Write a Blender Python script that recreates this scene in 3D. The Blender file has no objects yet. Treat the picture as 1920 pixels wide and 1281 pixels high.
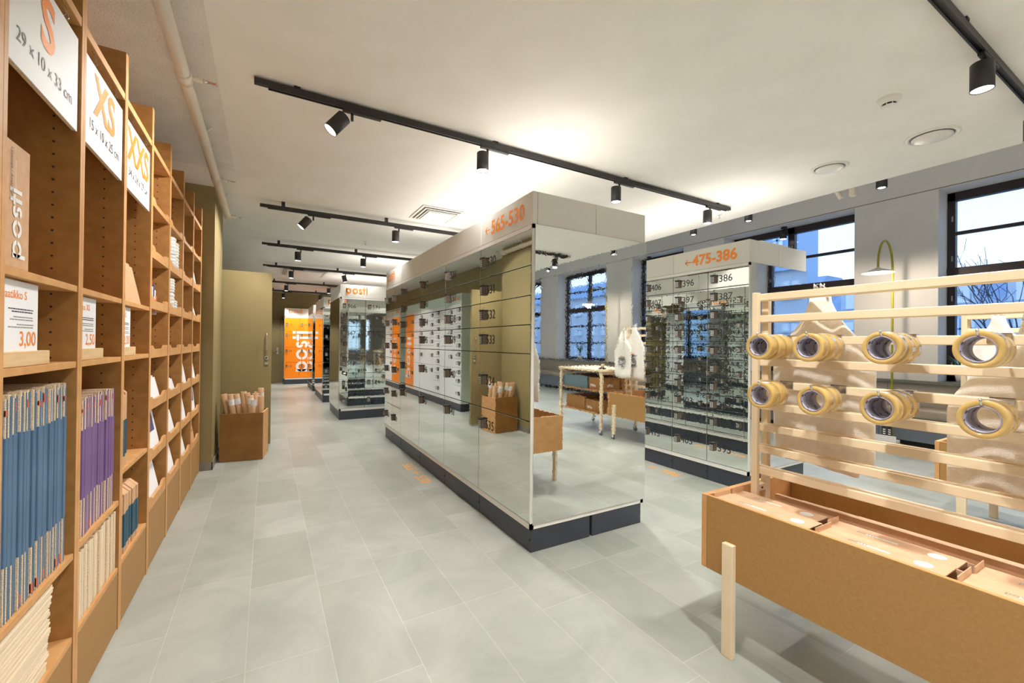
import bpy, bmesh, math, random
from mathutils import Matrix, Vector, Euler
random.seed(7)
PI = math.pi
sc = bpy.context.scene
C = sc.collection

# ------------------------------------------------------------------ camera
CAM_Z = 1.45
FOCAL_PX = 800.0
W_PX, H_PX = 1920.0, 1281.0
def _dirs():
    # room axes seen from the lens: depth direction and the direction across the room
    Y = Vector((500 - 960, -(640 - 640.5), -FOCAL_PX)).normalized()
    X = Vector((2350 - 960, -(659 - 640.5), -FOCAL_PX))
    X = (X - Y * X.dot(Y)).normalized()
    return X, Y, X.cross(Y)
cam_data = bpy.data.cameras.new('camera')
cam_data.sensor_width = 36.0
cam_data.lens = 36.0 * FOCAL_PX / W_PX
cam_data.clip_start = 0.03
cam_data.clip_end = 400
cam = bpy.data.objects.new('camera', cam_data)
C.objects.link(cam)
_X, _Y, _Z = _dirs()
cam.matrix_world = Matrix.Translation((0, 0, CAM_Z)) @ Matrix((_X, _Y, _Z)).to_4x4()
sc.camera = cam

# ------------------------------------------------------------------ colour management and sampling
sc.view_settings.view_transform = 'Standard'
sc.view_settings.look = 'None'
sc.view_settings.gamma = 1.0
sc.view_settings.exposure = 0.85
sc.view_settings.use_curve_mapping = False
cy = sc.cycles
cy.max_bounces = 14
cy.diffuse_bounces = 6
cy.glossy_bounces = 8
cy.transmission_bounces = 10
cy.transparent_max_bounces = 12
cy.sample_clamp_indirect = 4.0
cy.blur_glossy = 1.0
cy.use_denoising = True
try:
    cy.denoiser = 'OPENIMAGEDENOISE'
except Exception:
    pass

# ------------------------------------------------------------------ sky seen through the windows (early evening)
world = bpy.data.worlds.new('evening_sky')
sc.world = world
world.use_nodes = True
nt = world.node_tree
nt.nodes.clear()
wo = nt.nodes.new('ShaderNodeOutputWorld')
bg = nt.nodes.new('ShaderNodeBackground')
tc = nt.nodes.new('ShaderNodeTexCoord')
sep = nt.nodes.new('ShaderNodeSeparateXYZ')
ramp = nt.nodes.new('ShaderNodeValToRGB')
ramp.color_ramp.elements[0].position = 0.0
ramp.color_ramp.elements[0].color = (0.60, 0.76, 1.0, 1)
ramp.color_ramp.elements[1].position = 0.75
ramp.color_ramp.elements[1].color = (0.30, 0.50, 0.92, 1)
e = ramp.color_ramp.elements.new(0.12); e.color = (0.68, 0.82, 1.0, 1)
e = ramp.color_ramp.elements.new(0.35); e.color = (0.52, 0.72, 1.0, 1)
nt.links.new(tc.outputs['Generated'], sep.inputs[0])
nt.links.new(sep.outputs['Z'], ramp.inputs[0])
nt.links.new(ramp.outputs[0], bg.inputs['Color'])
bg.inputs['Strength'].default_value = 1.05
nt.links.new(bg.outputs[0], wo.inputs['Surface'])

LAMP_WATTS = 84.0
LAMP_COLOR = (1.0, 0.965, 0.93)

# ------------------------------------------------------------------ materials
def srgb(r, g, b):
    f = lambda c: (c / 255 / 12.92) if c / 255 <= 0.04045 else ((c / 255 + 0.055) / 1.055) ** 2.4
    return (f(r), f(g), f(b), 1.0)
def set_in(b, name, v):
    if name in b.inputs:
        b.inputs[name].default_value = v
def mat(name, col, rough=0.5, metal=0.0, spec=0.5, **kw):
    m = bpy.data.materials.new(name)
    m.use_nodes = True
    b = m.node_tree.nodes['Principled BSDF']
    b.inputs['Base Color'].default_value = col
    b.inputs['Roughness'].default_value = rough
    b.inputs['Metallic'].default_value = metal
    set_in(b, 'Specular IOR Level', spec)
    for k, v in kw.items():
        set_in(b, k.replace('_', ' '), v)
    return m
def noisy(m, col2, scale=8.0, detail=6.0, lo=0.35, hi=0.65, stretch=None, bump=0.0, bump_scale=None, coord='Object'):
    t = m.node_tree
    b = t.nodes['Principled BSDF']
    c1 = tuple(b.inputs['Base Color'].default_value)
    tc = t.nodes.new('ShaderNodeTexCoord')
    mp = t.nodes.new('ShaderNodeMapping')
    if stretch:
        mp.inputs['Scale'].default_value = stretch
    n = t.nodes.new('ShaderNodeTexNoise')
    n.inputs['Scale'].default_value = scale
    n.inputs['Detail'].default_value = detail
    r = t.nodes.new('ShaderNodeValToRGB')
    r.color_ramp.elements[0].position = lo
    r.color_ramp.elements[1].position = hi
    r.color_ramp.elements[0].color = c1
    r.color_ramp.elements[1].color = col2
    t.links.new(tc.outputs[coord], mp.inputs[0])
    t.links.new(mp.outputs[0], n.inputs[0])
    t.links.new(n.outputs[0], r.inputs[0])
    t.links.new(r.outputs[0], b.inputs['Base Color'])
    if bump:
        n2 = t.nodes.new('ShaderNodeTexNoise')
        n2.inputs['Scale'].default_value = bump_scale or scale
        n2.inputs['Detail'].default_value = 3
        t.links.new(mp.outputs[0], n2.inputs[0])
        bp = t.nodes.new('ShaderNodeBump')
        bp.inputs['Strength'].default_value = bump
        bp.inputs['Distance'].default_value = 0.01
        t.links.new(n2.outputs[0], bp.inputs['Height'])
        t.links.new(bp.outputs[0], b.inputs['Normal'])
    return m
M = {}
M['ceiling'] = noisy(mat('ceiling_paint', srgb(244, 241, 236), 0.95, spec=0.1), srgb(240, 237, 231), 3, bump=0.05, bump_scale=60)
M['plaster'] = noisy(mat('rough_plaster', srgb(238, 233, 226), 0.95, spec=0.1), srgb(230, 225, 218), 6, bump=0.8, bump_scale=90)
M['wall'] = noisy(mat('white_wall_paint', srgb(226, 224, 222), 0.9, spec=0.2), srgb(220, 218, 216), 2)
M['backroom'] = noisy(mat('warm_grey_wall', srgb(150, 136, 122), 0.9, spec=0.2), srgb(140, 128, 116), 2)
M['olive'] = noisy(mat('olive_paint', srgb(150, 134, 94), 0.55, spec=0.35), srgb(142, 127, 88), 2)
M['mdf'] = noisy(mat('brown_fibreboard', srgb(180, 130, 72), 0.55), srgb(160, 112, 56), 22, detail=9, lo=0.3, hi=0.75)
M['mdf_edge'] = noisy(mat('fibreboard_edge', srgb(216, 164, 106), 0.55), srgb(204, 150, 92), 14)
M['mdf_front'] = noisy(mat('fibreboard_front', srgb(172, 130, 75), 0.6), srgb(162, 120, 66), 80, detail=9, lo=0.3, hi=0.75)
M['bin'] = noisy(mat('bin_fibreboard', srgb(150, 104, 50), 0.55), srgb(136, 92, 42), 6)
M['cream'] = noisy(mat('cream_lacquer', srgb(238, 218, 184), 0.45), srgb(232, 212, 178), 6)
M['birch'] = noisy(mat('pale_birch', srgb(232, 200, 152), 0.5), srgb(220, 184, 132), 8, stretch=(1, 1, 10))
M['mirror'] = mat('mirror_steel', (0.86, 0.89, 0.87, 1), 0.0, 1.0)
def rippled(m, scale, strength):
    t = m.node_tree; b = t.nodes['Principled BSDF']
    tc = t.nodes.new('ShaderNodeTexCoord'); n = t.nodes.new('ShaderNodeTexNoise')
    n.inputs['Scale'].default_value = scale; n.inputs['Detail'].default_value = 1.0
    bp = t.nodes.new('ShaderNodeBump'); bp.inputs['Strength'].default_value = strength; bp.inputs['Distance'].default_value = 0.001
    t.links.new(tc.outputs['Object'], n.inputs[0]); t.links.new(n.outputs[0], bp.inputs['Height'])
    t.links.new(bp.outputs[0], b.inputs['Normal'])
    return m
rippled(M['mirror'], 40, 0.05)
M['mirror_end'] = rippled(mat('mirror_sheet', (0.84, 0.86, 0.85, 1), 0.0, 1.0), 70, 0.05)
M['bank'] = mat('off_white_metal', srgb(222, 219, 210), 0.45)
M['bank_edge'] = mat('white_metal_edge', srgb(232, 230, 224), 0.4)
M['gap'] = mat('dark_gap', srgb(44, 44, 44), 0.8)
M['plinth'] = noisy(mat('navy_grey_plinth', srgb(58, 62, 72), 0.4), srgb(52, 56, 66), 3)
M['white_door'] = mat('white_door_paint', srgb(236, 238, 238), 0.35)
M['mint'] = mat('pale_mint_panel', srgb(196, 212, 200), 0.45)
M['orange'] = mat('orange_paint', srgb(255, 142, 12), 0.4)
M['orange_ink'] = mat('orange_lettering', srgb(246, 142, 44), 0.5)
M['orange_floor'] = mat('orange_floor_paint', srgb(250, 176, 84), 0.5)
M['white_ink'] = mat('white_lettering', srgb(244, 242, 238), 0.5)
M['black_ink'] = mat('black_lettering', srgb(46, 44, 42), 0.5)
M['grey_ink'] = mat('grey_lettering', srgb(150, 148, 146), 0.5)
M['lock'] = mat('lock_housing', srgb(118, 104, 92), 0.35, 0.6)
M['lock_face'] = mat('lock_face', srgb(38, 37, 38), 0.35)
M['key'] = mat('lock_keys', srgb(196, 194, 188), 0.4)
M['black'] = mat('black_powder_coat', srgb(40, 38, 37), 0.45)
M['frame'] = mat('dark_window_frame', srgb(48, 38, 40), 0.4)
M['hinge'] = mat('grey_hinge', srgb(170, 168, 164), 0.3, 0.8)
M['chrome'] = mat('chrome', (0.8, 0.8, 0.78, 1), 0.2, 1.0)
M['plastic'] = mat('white_plastic', srgb(234, 231, 224), 0.4)
M['pipe'] = mat('cream_pipe', srgb(222, 212, 196), 0.35)
M['skirting'] = noisy(mat('stone_skirting', srgb(140, 132, 122), 0.5), srgb(126, 118, 110), 12)
M['kraft'] = noisy(mat('kraft_card', srgb(214, 172, 132), 0.75), srgb(204, 160, 120), 30)
M['carton'] = noisy(mat('carton_board', srgb(224, 186, 150), 0.7), srgb(216, 176, 140), 16)
M['carton_in'] = mat('carton_inside', srgb(120, 78, 50), 0.8)
M['navy'] = noisy(mat('blue_sleeve', srgb(88, 118, 148), 0.55), srgb(74, 104, 134), 4)
M['purple'] = noisy(mat('purple_sleeve', srgb(122, 92, 142), 0.55), srgb(106, 78, 128), 4)
M['teal'] = noisy(mat('teal_sleeve', srgb(34, 84, 104), 0.55), srgb(26, 70, 90), 6)
def fluted(name, c1, c2, scale):
    m = mat(name, c1, 0.8)
    t = m.node_tree; b = t.nodes['Principled BSDF']
    tc = t.nodes.new('ShaderNodeTexCoord'); n = t.nodes.new('ShaderNodeTexNoise')
    n.inputs['Scale'].default_value = scale; n.inputs['Detail'].default_value = 8
    r = t.nodes.new('ShaderNodeValToRGB'); r.color_ramp.interpolation = 'CONSTANT'
    r.color_ramp.elements[0].color = c2; r.color_ramp.elements[0].position = 0
    r.color_ramp.elements[1].color = c1; r.color_ramp.elements[1].position = 0.5
    t.links.new(tc.outputs['Object'], n.inputs[0]); t.links.new(n.outputs[0], r.inputs[0]); t.links.new(r.outputs[0], b.inputs['Base Color'])
    return m
M['flute'] = fluted('corrugated_edge', srgb(236, 214, 182), srgb(212, 184, 148), 240)
M['cream_card'] = mat('cream_board_edge', srgb(234, 214, 184), 0.8)
M['red_tape'] = mat('red_strip', srgb(214, 92, 52), 0.6)
M['paper'] = mat('white_paper', srgb(242, 242, 244), 0.7)
M['sign'] = mat('white_sign_board', srgb(238, 236, 234), 0.6)
M['violet'] = mat('violet_print', srgb(84, 80, 132), 0.5)
M['bubble'] = noisy(mat('white_bubble_wrap', srgb(238, 238, 234), 0.35), srgb(222, 222, 218), 40, bump=0.8, bump_scale=70)
M['roll'] = noisy(mat('brown_wrapping_paper', srgb(184, 146, 106), 0.6), srgb(172, 134, 94), 10)
M['roll_in'] = mat('roll_core_dark', srgb(70, 46, 30), 0.8)
M['acrylic'] = mat('clear_acrylic', (0.95, 0.95, 0.95, 1), 0.05, 0.0, 0.5, Transmission_Weight=1.0, IOR=1.3)
M['tape'] = mat('clear_packing_tape', srgb(255, 220, 140), 0.12, 0.0, 0.5, Transmission_Weight=0.5, IOR=1.45, Coat_Weight=0.6)
M['tape_core'] = mat('printed_tape_core', srgb(176, 168, 190), 0.6)
def core_rings(m):
    t = m.node_tree; b = t.nodes['Principled BSDF']
    tc = t.nodes.new('ShaderNodeTexCoord'); w = t.nodes.new('ShaderNodeTexWave')
    w.bands_direction = 'X'; w.inputs['Scale'].default_value = 55; w.inputs['Distortion'].default_value = 0.6
    n = t.nodes.new('ShaderNodeTexNoise'); n.inputs['Scale'].default_value = 45
    r = t.nodes.new('ShaderNodeValToRGB'); r.color_ramp.elements[0].color = srgb(136, 130, 150); r.color_ramp.elements[1].color = srgb(208, 204, 214)
    r2 = t.nodes.new('ShaderNodeValToRGB'); r2.color_ramp.elements[0].position = 0.62; r2.color_ramp.elements[1].position = 0.64
    r2.color_ramp.elements[0].color = (1, 1, 1, 1); r2.color_ramp.elements[1].color = (0.12, 0.1, 0.14, 1)
    mx = t.nodes.new('ShaderNodeMix'); mx.data_type = 'RGBA'; mx.blend_type = 'MULTIPLY'; mx.inputs[0].default_value = 1.0
    t.links.new(tc.outputs['Object'], w.inputs[0]); t.links.new(tc.outputs['Object'], n.inputs[0])
    t.links.new(w.outputs[0], r.inputs[0]); t.links.new(n.outputs[0], r2.inputs[0])
    t.links.new(r.outputs[0], mx.inputs[6]); t.links.new(r2.outputs[0], mx.inputs[7]); t.links.new(mx.outputs[2], b.inputs['Base Color'])
core_rings(M['tape_core'])
M['cloth'] = noisy(mat('natural_cotton', srgb(251, 248, 243), 0.9, spec=0.1), srgb(244, 238, 228), 30, bump=0.3, bump_scale=200)
M['cushion'] = noisy(mat('beige_leather', srgb(168, 156, 140), 0.4), srgb(156, 144, 128), 5)
M['bench'] = mat('blue_grey_panel', srgb(112, 120, 132), 0.5)
M['sill'] = noisy(mat('green_grey_stone', srgb(122, 124, 114), 0.35), srgb(110, 112, 104), 9)
M['rail_panel'] = mat('taupe_panel', srgb(166, 156, 144), 0.6)
M['lamp_green'] = mat('olive_yellow_metal', srgb(160, 152, 30), 0.4)
M['leaf'] = noisy(mat('leaf_green', srgb(70, 128, 70), 0.45), srgb(46, 100, 54), 12)
M['pot'] = mat('white_pot', srgb(225, 222, 215), 0.5)
M['slate_box'] = mat('slate_blue_card', srgb(92, 116, 124), 0.7)
M['rubber'] = mat('grey_rubber', srgb(90, 90, 92), 0.6)
def emit(name, col, s):
    m = bpy.data.materials.new(name); m.use_nodes = True
    t = m.node_tree; t.nodes.clear()
    o = t.nodes.new('ShaderNodeOutputMaterial'); e = t.nodes.new('ShaderNodeEmission')
    e.inputs[0].default_value = col; e.inputs[1].default_value = s
    t.links.new(e.outputs[0], o.inputs[0]); return m
M['lens'] = emit('lit_lens', (1, 0.96, 0.9, 1), 6.0)
M['bulb'] = emit('lit_bulb', (1, 0.86, 0.7, 1), 10.0)
M['glass'] = bpy.data.materials.new('window_glass'); M['glass'].use_nodes = True
def glass(m):
    t = m.node_tree; t.nodes.clear()
    o = t.nodes.new('ShaderNodeOutputMaterial'); g = t.nodes.new('ShaderNodeBsdfGlossy'); tr = t.nodes.new('ShaderNodeBsdfTransparent')
    g.inputs['Roughness'].default_value = 0.0; tr.inputs[0].default_value = (0.93, 0.97, 1.0, 1)
    lw = t.nodes.new('ShaderNodeLayerWeight'); lw.inputs[0].default_value = 0.5
    pw = t.nodes.new('ShaderNodeMath'); pw.operation = 'POWER'; pw.inputs[1].default_value = 5.0
    f = t.nodes.new('ShaderNodeMath'); f.operation = 'MULTIPLY_ADD'; f.inputs[1].default_value = 0.5; f.inputs[2].default_value = 0.03
    t.links.new(lw.outputs['Facing'], pw.inputs[0]); t.links.new(pw.outputs[0], f.inputs[0])
    mx = t.nodes.new('ShaderNodeMixShader')
    t.links.new(f.outputs[0], mx.inputs[0]); t.links.new(tr.outputs[0], mx.inputs[1]); t.links.new(g.outputs[0], mx.inputs[2]); t.links.new(mx.outputs[0], o.inputs[0])
glass(M['glass'])
# outdoors
M['facade'] = noisy(mat('grey_blue_facade', srgb(206, 216, 228), 0.9), srgb(196, 208, 222), 0.5)
M['facade_dark'] = mat('blue_glass_facade', srgb(140, 176, 214), 0.3)
M['facade_win'] = mat('facade_window', srgb(236, 242, 248), 0.3)
M['roof'] = noisy(mat('grey_blue_roof', srgb(160, 182, 206), 0.8), srgb(148, 172, 198), 0.6)
M['bark'] = mat('dark_bark', srgb(70, 76, 92), 0.9)
M['asphalt'] = noisy(mat('asphalt', srgb(170, 176, 184), 0.9), srgb(156, 164, 174), 3)
M['snowy'] = mat('white_van_paint', srgb(210, 222, 238), 0.4)

# floor: long slabs of grey-green slate running with the room
def floor_mat():
    m = mat('slate_floor', srgb(170, 172, 163), 0.3)
    t = m.node_tree; b = t.nodes['Principled BSDF']
    g = t.nodes.new('ShaderNodeNewGeometry'); s = t.nodes.new('ShaderNodeSeparateXYZ'); cb = t.nodes.new('ShaderNodeCombineXYZ')
    t.links.new(g.outputs['Position'], s.inputs[0])
    ax = t.nodes.new('ShaderNodeMath'); ax.operation = 'ADD'; ax.inputs[1].default_value = 0.412 + 0.3465 * 40
    t.links.new(s.outputs['X'], ax.inputs[0])
    ay = t.nodes.new('ShaderNodeMath'); ay.operation = 'ADD'; ay.inputs[1].default_value = 30.2
    t.links.new(s.outputs['Y'], ay.inputs[0])
    t.links.new(ay.outputs[0], cb.inputs[0]); t.links.new(ax.outputs[0], cb.inputs[1])
    br = t.nodes.new('ShaderNodeTexBrick')
    br.offset = 0.37; br.offset_frequency = 3; br.squash = 1.25; br.squash_frequency = 2
    br.inputs['Scale'].default_value = 1.0
    br.inputs['Brick Width'].default_value = 0.72
    br.inputs['Row Height'].default_value = 0.3465
    br.inputs['Mortar Size'].default_value = 0.0022
    br.inputs['Mortar Smooth'].default_value = 0.3
    br.inputs['Bias'].default_value = 0.0
    br.inputs['Color1'].default_value = srgb(158, 163, 154)
    br.inputs['Color2'].default_value = srgb(176, 180, 174)
    br.inputs['Mortar'].default_value = srgb(192, 192, 180)
    t.links.new(cb.outputs[0], br.inputs['Vector'])
    n = t.nodes.new('ShaderNodeTexNoise'); n.inputs['Scale'].default_value = 2.2; n.inputs['Detail'].default_value = 9; n.inputs['Roughness'].default_value = 0.65
    n.inputs['Distortion'].default_value = 0.8
    t.links.new(g.outputs['Position'], n.inputs[0])
    r = t.nodes.new('ShaderNodeValToRGB')
    r.color_ramp.elements[0].color = (0.80, 0.81, 0.79, 1); r.color_ramp.elements[1].color = (1.12, 1.1, 1.08, 1)
    r.color_ramp.elements[0].position = 0.3; r.color_ramp.elements[1].position = 0.7
    t.links.new(n.outputs[0], r.inputs[0])
    mx = t.nodes.new('ShaderNodeMix'); mx.data_type = 'RGBA'; mx.blend_type = 'MULTIPLY'; mx.inputs[0].default_value = 1.0
    t.links.new(br.outputs['Color'], mx.inputs[6]); t.links.new(r.outputs[0], mx.inputs[7])
    # small scratches and chips
    v = t.nodes.new('ShaderNodeTexNoise'); v.inputs['Scale'].default_value = 20; v.inputs['Detail'].default_value = 8; v.inputs['Distortion'].default_value = 2.0
    t.links.new(g.outputs['Position'], v.inputs[0])
    r3 = t.nodes.new('ShaderNodeValToRGB'); r3.color_ramp.elements[0].position = 0.74; r3.color_ramp.elements[1].position = 0.90
    r3.color_ramp.elements[0].color = (0, 0, 0, 1); r3.color_ramp.elements[1].color = (0.5, 0.5, 0.5, 1)
    t.links.new(v.outputs[0], r3.inputs[0])
    m2 = t.nodes.new('ShaderNodeMix'); m2.data_type = 'RGBA'; m2.blend_type = 'MIX'
    m2.inputs[0].default_value = 0.0; sc3 = t.nodes.new('ShaderNodeMath'); sc3.operation = 'MULTIPLY'; sc3.inputs[1].default_value = 0.5; t.links.new(r3.outputs[0], sc3.inputs[0]); t.links.new(sc3.outputs[0], m2.inputs[0]); t.links.new(mx.outputs[2], m2.inputs[6]); m2.inputs[7].default_value = srgb(214, 208, 196)
    t.links.new(m2.outputs[2], b.inputs['Base Color'])
    rr = t.nodes.new('ShaderNodeMapRange'); rr.inputs['To Min'].default_value = 0.25; rr.inputs['To Max'].default_value = 0.40
    t.links.new(n.outputs[0], rr.inputs[0]); t.links.new(rr.outputs[0], b.inputs['Roughness'])
    bp = t.nodes.new('ShaderNodeBump'); bp.inputs['Strength'].default_value = 0.12; bp.inputs['Distance'].default_value = 0.004
    t.links.new(n.outputs[0], bp.inputs['Height']); t.links.new(bp.outputs[0], b.inputs['Normal'])
    return m
M['floor'] = floor_mat()

# ------------------------------------------------------------------ mesh helpers
class MB:
    """collects shapes with a material slot each and links them as one mesh object"""
    def __init__(s):
        s.bm = bmesh.new(); s.m = []
    def slot(s, k):
        if k not in s.m: s.m.append(k)
        return s.m.index(k)
    def _add(s, verts, faces, k, smooth=False, mtx=None):
        if mtx is not None: verts = [mtx @ Vector(v) for v in verts]
        vs = [s.bm.verts.new(v) for v in verts]; i = s.slot(k); out = []
        for f in faces:
            try: fc = s.bm.faces.new([vs[j] for j in f])
            except ValueError: continue
            fc.material_index = i; fc.smooth = smooth; out.append(fc)
        return vs, out
    def box(s, x0, x1, y0, y1, z0, z1, k, bev=0.0, mtx=None, seg=1):
        v = [(x0,y0,z0),(x1,y0,z0),(x1,y1,z0),(x0,y1,z0),(x0,y0,z1),(x1,y0,z1),(x1,y1,z1),(x0,y1,z1)]
        f = [(0,3,2,1),(4,5,6,7),(0,1,5,4),(1,2,6,5),(2,3,7,6),(3,0,4,7)]
        vs, fs = s._add(v, f, k, mtx=mtx)
        if bev > 0:
            ed = {e for fc in fs for e in fc.edges}
            r = bmesh.ops.bevel(s.bm, geom=list(ed), offset=bev, segments=seg, affect='EDGES', profile=0.5)
            for fc in r['faces']: fc.material_index = s.slot(k)
        return s
    def quad(s, pts, k):
        s._add(pts, [tuple(range(len(pts)))], k); return s
    def frustum(s, p0, p1, r0, r1, k, n=20, caps=(True, True), k2=None):
        p0 = Vector(p0); p1 = Vector(p1); d = (p1 - p0).normalized()
        q = d.to_track_quat('Z', 'Y').to_matrix()
        ring = lambda p, r: [p + q @ Vector((r*math.cos(2*PI*i/n), r*math.sin(2*PI*i/n), 0)) for i in range(n)]
        a, b = ring(p0, r0), ring(p1, r1)
        s._add(a + b, [(i, (i+1) % n, n+(i+1) % n, n+i) for i in range(n)], k, True)
        if caps[0]: s._add(a, [tuple(reversed(range(n)))], k2 or k)
        if caps[1]: s._add(b, [tuple(range(n))], k2 or k)
        return s
    def cyl(s, p0, p1, r, k, n=20, caps=(True, True), k2=None):
        return s.frustum(p0, p1, r, r, k, n, caps, k2)
    def tube(s, pts, r, k, n=10):
        pts = [Vector(p) for p in pts]; rings = []
        for i, p in enumerate(pts):
            d = (pts[min(i+1, len(pts)-1)] - pts[max(i-1, 0)]).normalized()
            q = d.to_track_quat('Z', 'Y').to_matrix()
            rr = r[i] if isinstance(r, (list, tuple)) else r
            rings.append([p + q @ Vector((rr*math.cos(2*PI*j/n), rr*math.sin(2*PI*j/n), 0)) for j in range(n)])
        # align rings to avoid twist
        for i in range(1, len(rings)):
            best = min(range(n), key=lambda o: (rings[i][o] - rings[i-1][0]).length)
            rings[i] = rings[i][best:] + rings[i][:best]
        v = [x for rg in rings for x in rg]; f = []
        for i in range(len(rings) - 1):
            for j in range(n):
                f.append((i*n+j, i*n+(j+1) % n, (i+1)*n+(j+1) % n, (i+1)*n+j))
        f.append(tuple(reversed(range(n)))); f.append(tuple((len(rings)-1)*n + j for j in range(n)))
        s._add(v, f, k, True); return s
    def lathe(s, prof, k, axis='Z', origin=(0,0,0), n=32, smooth=True, closed=False):
        o = Vector(origin); v = []; f = []
        for (r, h) in prof:
            for j in range(n):
                a = 2*PI*j/n
                if axis == 'Z': p = Vector((r*math.cos(a), r*math.sin(a), h))
                elif axis == 'X': p = Vector((h, r*math.cos(a), r*math.sin(a)))
                else: p = Vector((r*math.sin(a), h, r*math.cos(a)))
                v.append(o + p)
        L = len(prof); rng = L if closed else L - 1
        for i in range(rng):
            for j in range(n):
                i2 = (i+1) % L
                f.append((i*n+j, i*n+(j+1) % n, i2*n+(j+1) % n, i2*n+j))
        s._add(v, f, k, smooth); return s
    def mesh(s, name):
        bmesh.ops.remove_doubles(s.bm, verts=s.bm.verts, dist=1e-6)
        bmesh.ops.recalc_face_normals(s.bm, faces=s.bm.faces)
        me = bpy.data.meshes.new(name); s.bm.to_mesh(me); s.bm.free()
        for k in s.m: me.materials.append(M[k])
        return me
    def build(s, name, parent=None, origin=None):
        """origin: world position the coordinates are measured from; default: coordinates are world"""
        me = s.mesh(name)
        o = bpy.data.objects.new(name, me); C.objects.link(o)
        if parent is not None:
            o.parent = parent
            if origin is None:
                w = world_loc(parent); me.transform(Matrix.Translation(-w))
        elif origin is None:
            xs = [v.co for v in me.vertices]
            lo = Vector((min(v.x for v in xs), min(v.y for v in xs), min(v.z for v in xs)))
            hi = Vector((max(v.x for v in xs), max(v.y for v in xs), max(v.z for v in xs)))
            c = Vector(((lo.x+hi.x)/2, (lo.y+hi.y)/2, lo.z))
            me.transform(Matrix.Translation(-c)); o.location = c
        return o
def world_loc(o):
    w = Vector((0,0,0))
    while o is not None:
        w += Vector(o.location); o = o.parent
    return w
def tag(o, label, cat, group=None, kind=None):
    if label: o['label'] = label
    if cat: o['category'] = cat
    if group: o['group'] = group
    if kind: o['kind'] = kind
    return o
def empty(name, loc, label, cat, group=None, rz=0):
    o = bpy.data.objects.new(name, None); C.objects.link(o)
    o.location = loc; o.rotation_euler = (0, 0, rz); o.empty_display_size = 0.1
    return tag(o, label, cat, group)
def struct(o):
    o['kind'] = 'structure'; return o
def inst(name, me, parent, loc, rz=0, label=None):
    """one more object on a shared mesh; loc is local to the parent"""
    o = bpy.data.objects.new(name, me); C.objects.link(o)
    o.parent = parent; o.location = loc; o.rotation_euler = (0, 0, rz)
    if label: o['label'] = label
    return o
def copy_tree(o, parent=None):
    c = o.copy(); C.objects.link(c); c.parent = parent
    for ch in list(o.children):
        copy_tree(ch, c)
    return c

# lettering ---------------------------------------------------------
_tc = {}
def text_mesh(txt, size, k, bold=0.0, align='LEFT', upright=True, spacing=1.0):
    key = (txt, size, k, bold, align, upright, spacing)
    if key in _tc: return _tc[key]
    cu = bpy.data.curves.new('lettering', 'FONT'); cu.body = txt; cu.size = size
    cu.offset = bold * size; cu.align_x = align; cu.space_character = spacing; cu.resolution_u = 3
    ob = bpy.data.objects.new('lettering', cu); C.objects.link(ob)
    dg = bpy.context.evaluated_depsgraph_get()
    me = bpy.data.meshes.new_from_object(ob.evaluated_get(dg))
    bpy.data.objects.remove(ob); bpy.data.curves.remove(cu)
    me.name = 'lettering'; me.materials.clear(); me.materials.append(M[k])
    if upright:
        me.transform(Matrix.Rotation(PI/2, 4, 'X'))
    _tc[key] = me
    return me
def arrow_mesh(size, k, upright=True):
    b = MB(); t = size*0.13
    def stroke(p, q):
        p = Vector((p[0], p[1], 0)); q = Vector((q[0], q[1], 0)); d = (q-p).normalized(); n = Vector((-d.y, d.x, 0))*t/2
        b._add([p-n-d*t/3, q-n+d*t/3, q+n+d*t/3, p+n-d*t/3], [(0,1,2,3)], k)
    stroke((0, .5*size), (size, .5*size)); stroke((0.02*size, .5*size), (.4*size, .86*size)); stroke((0.02*size, .5*size), (.4*size, .14*size))
    me = b.mesh('arrow')
    if upright: me.transform(Matrix.Rotation(PI/2, 4, 'X'))
    return me
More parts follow.
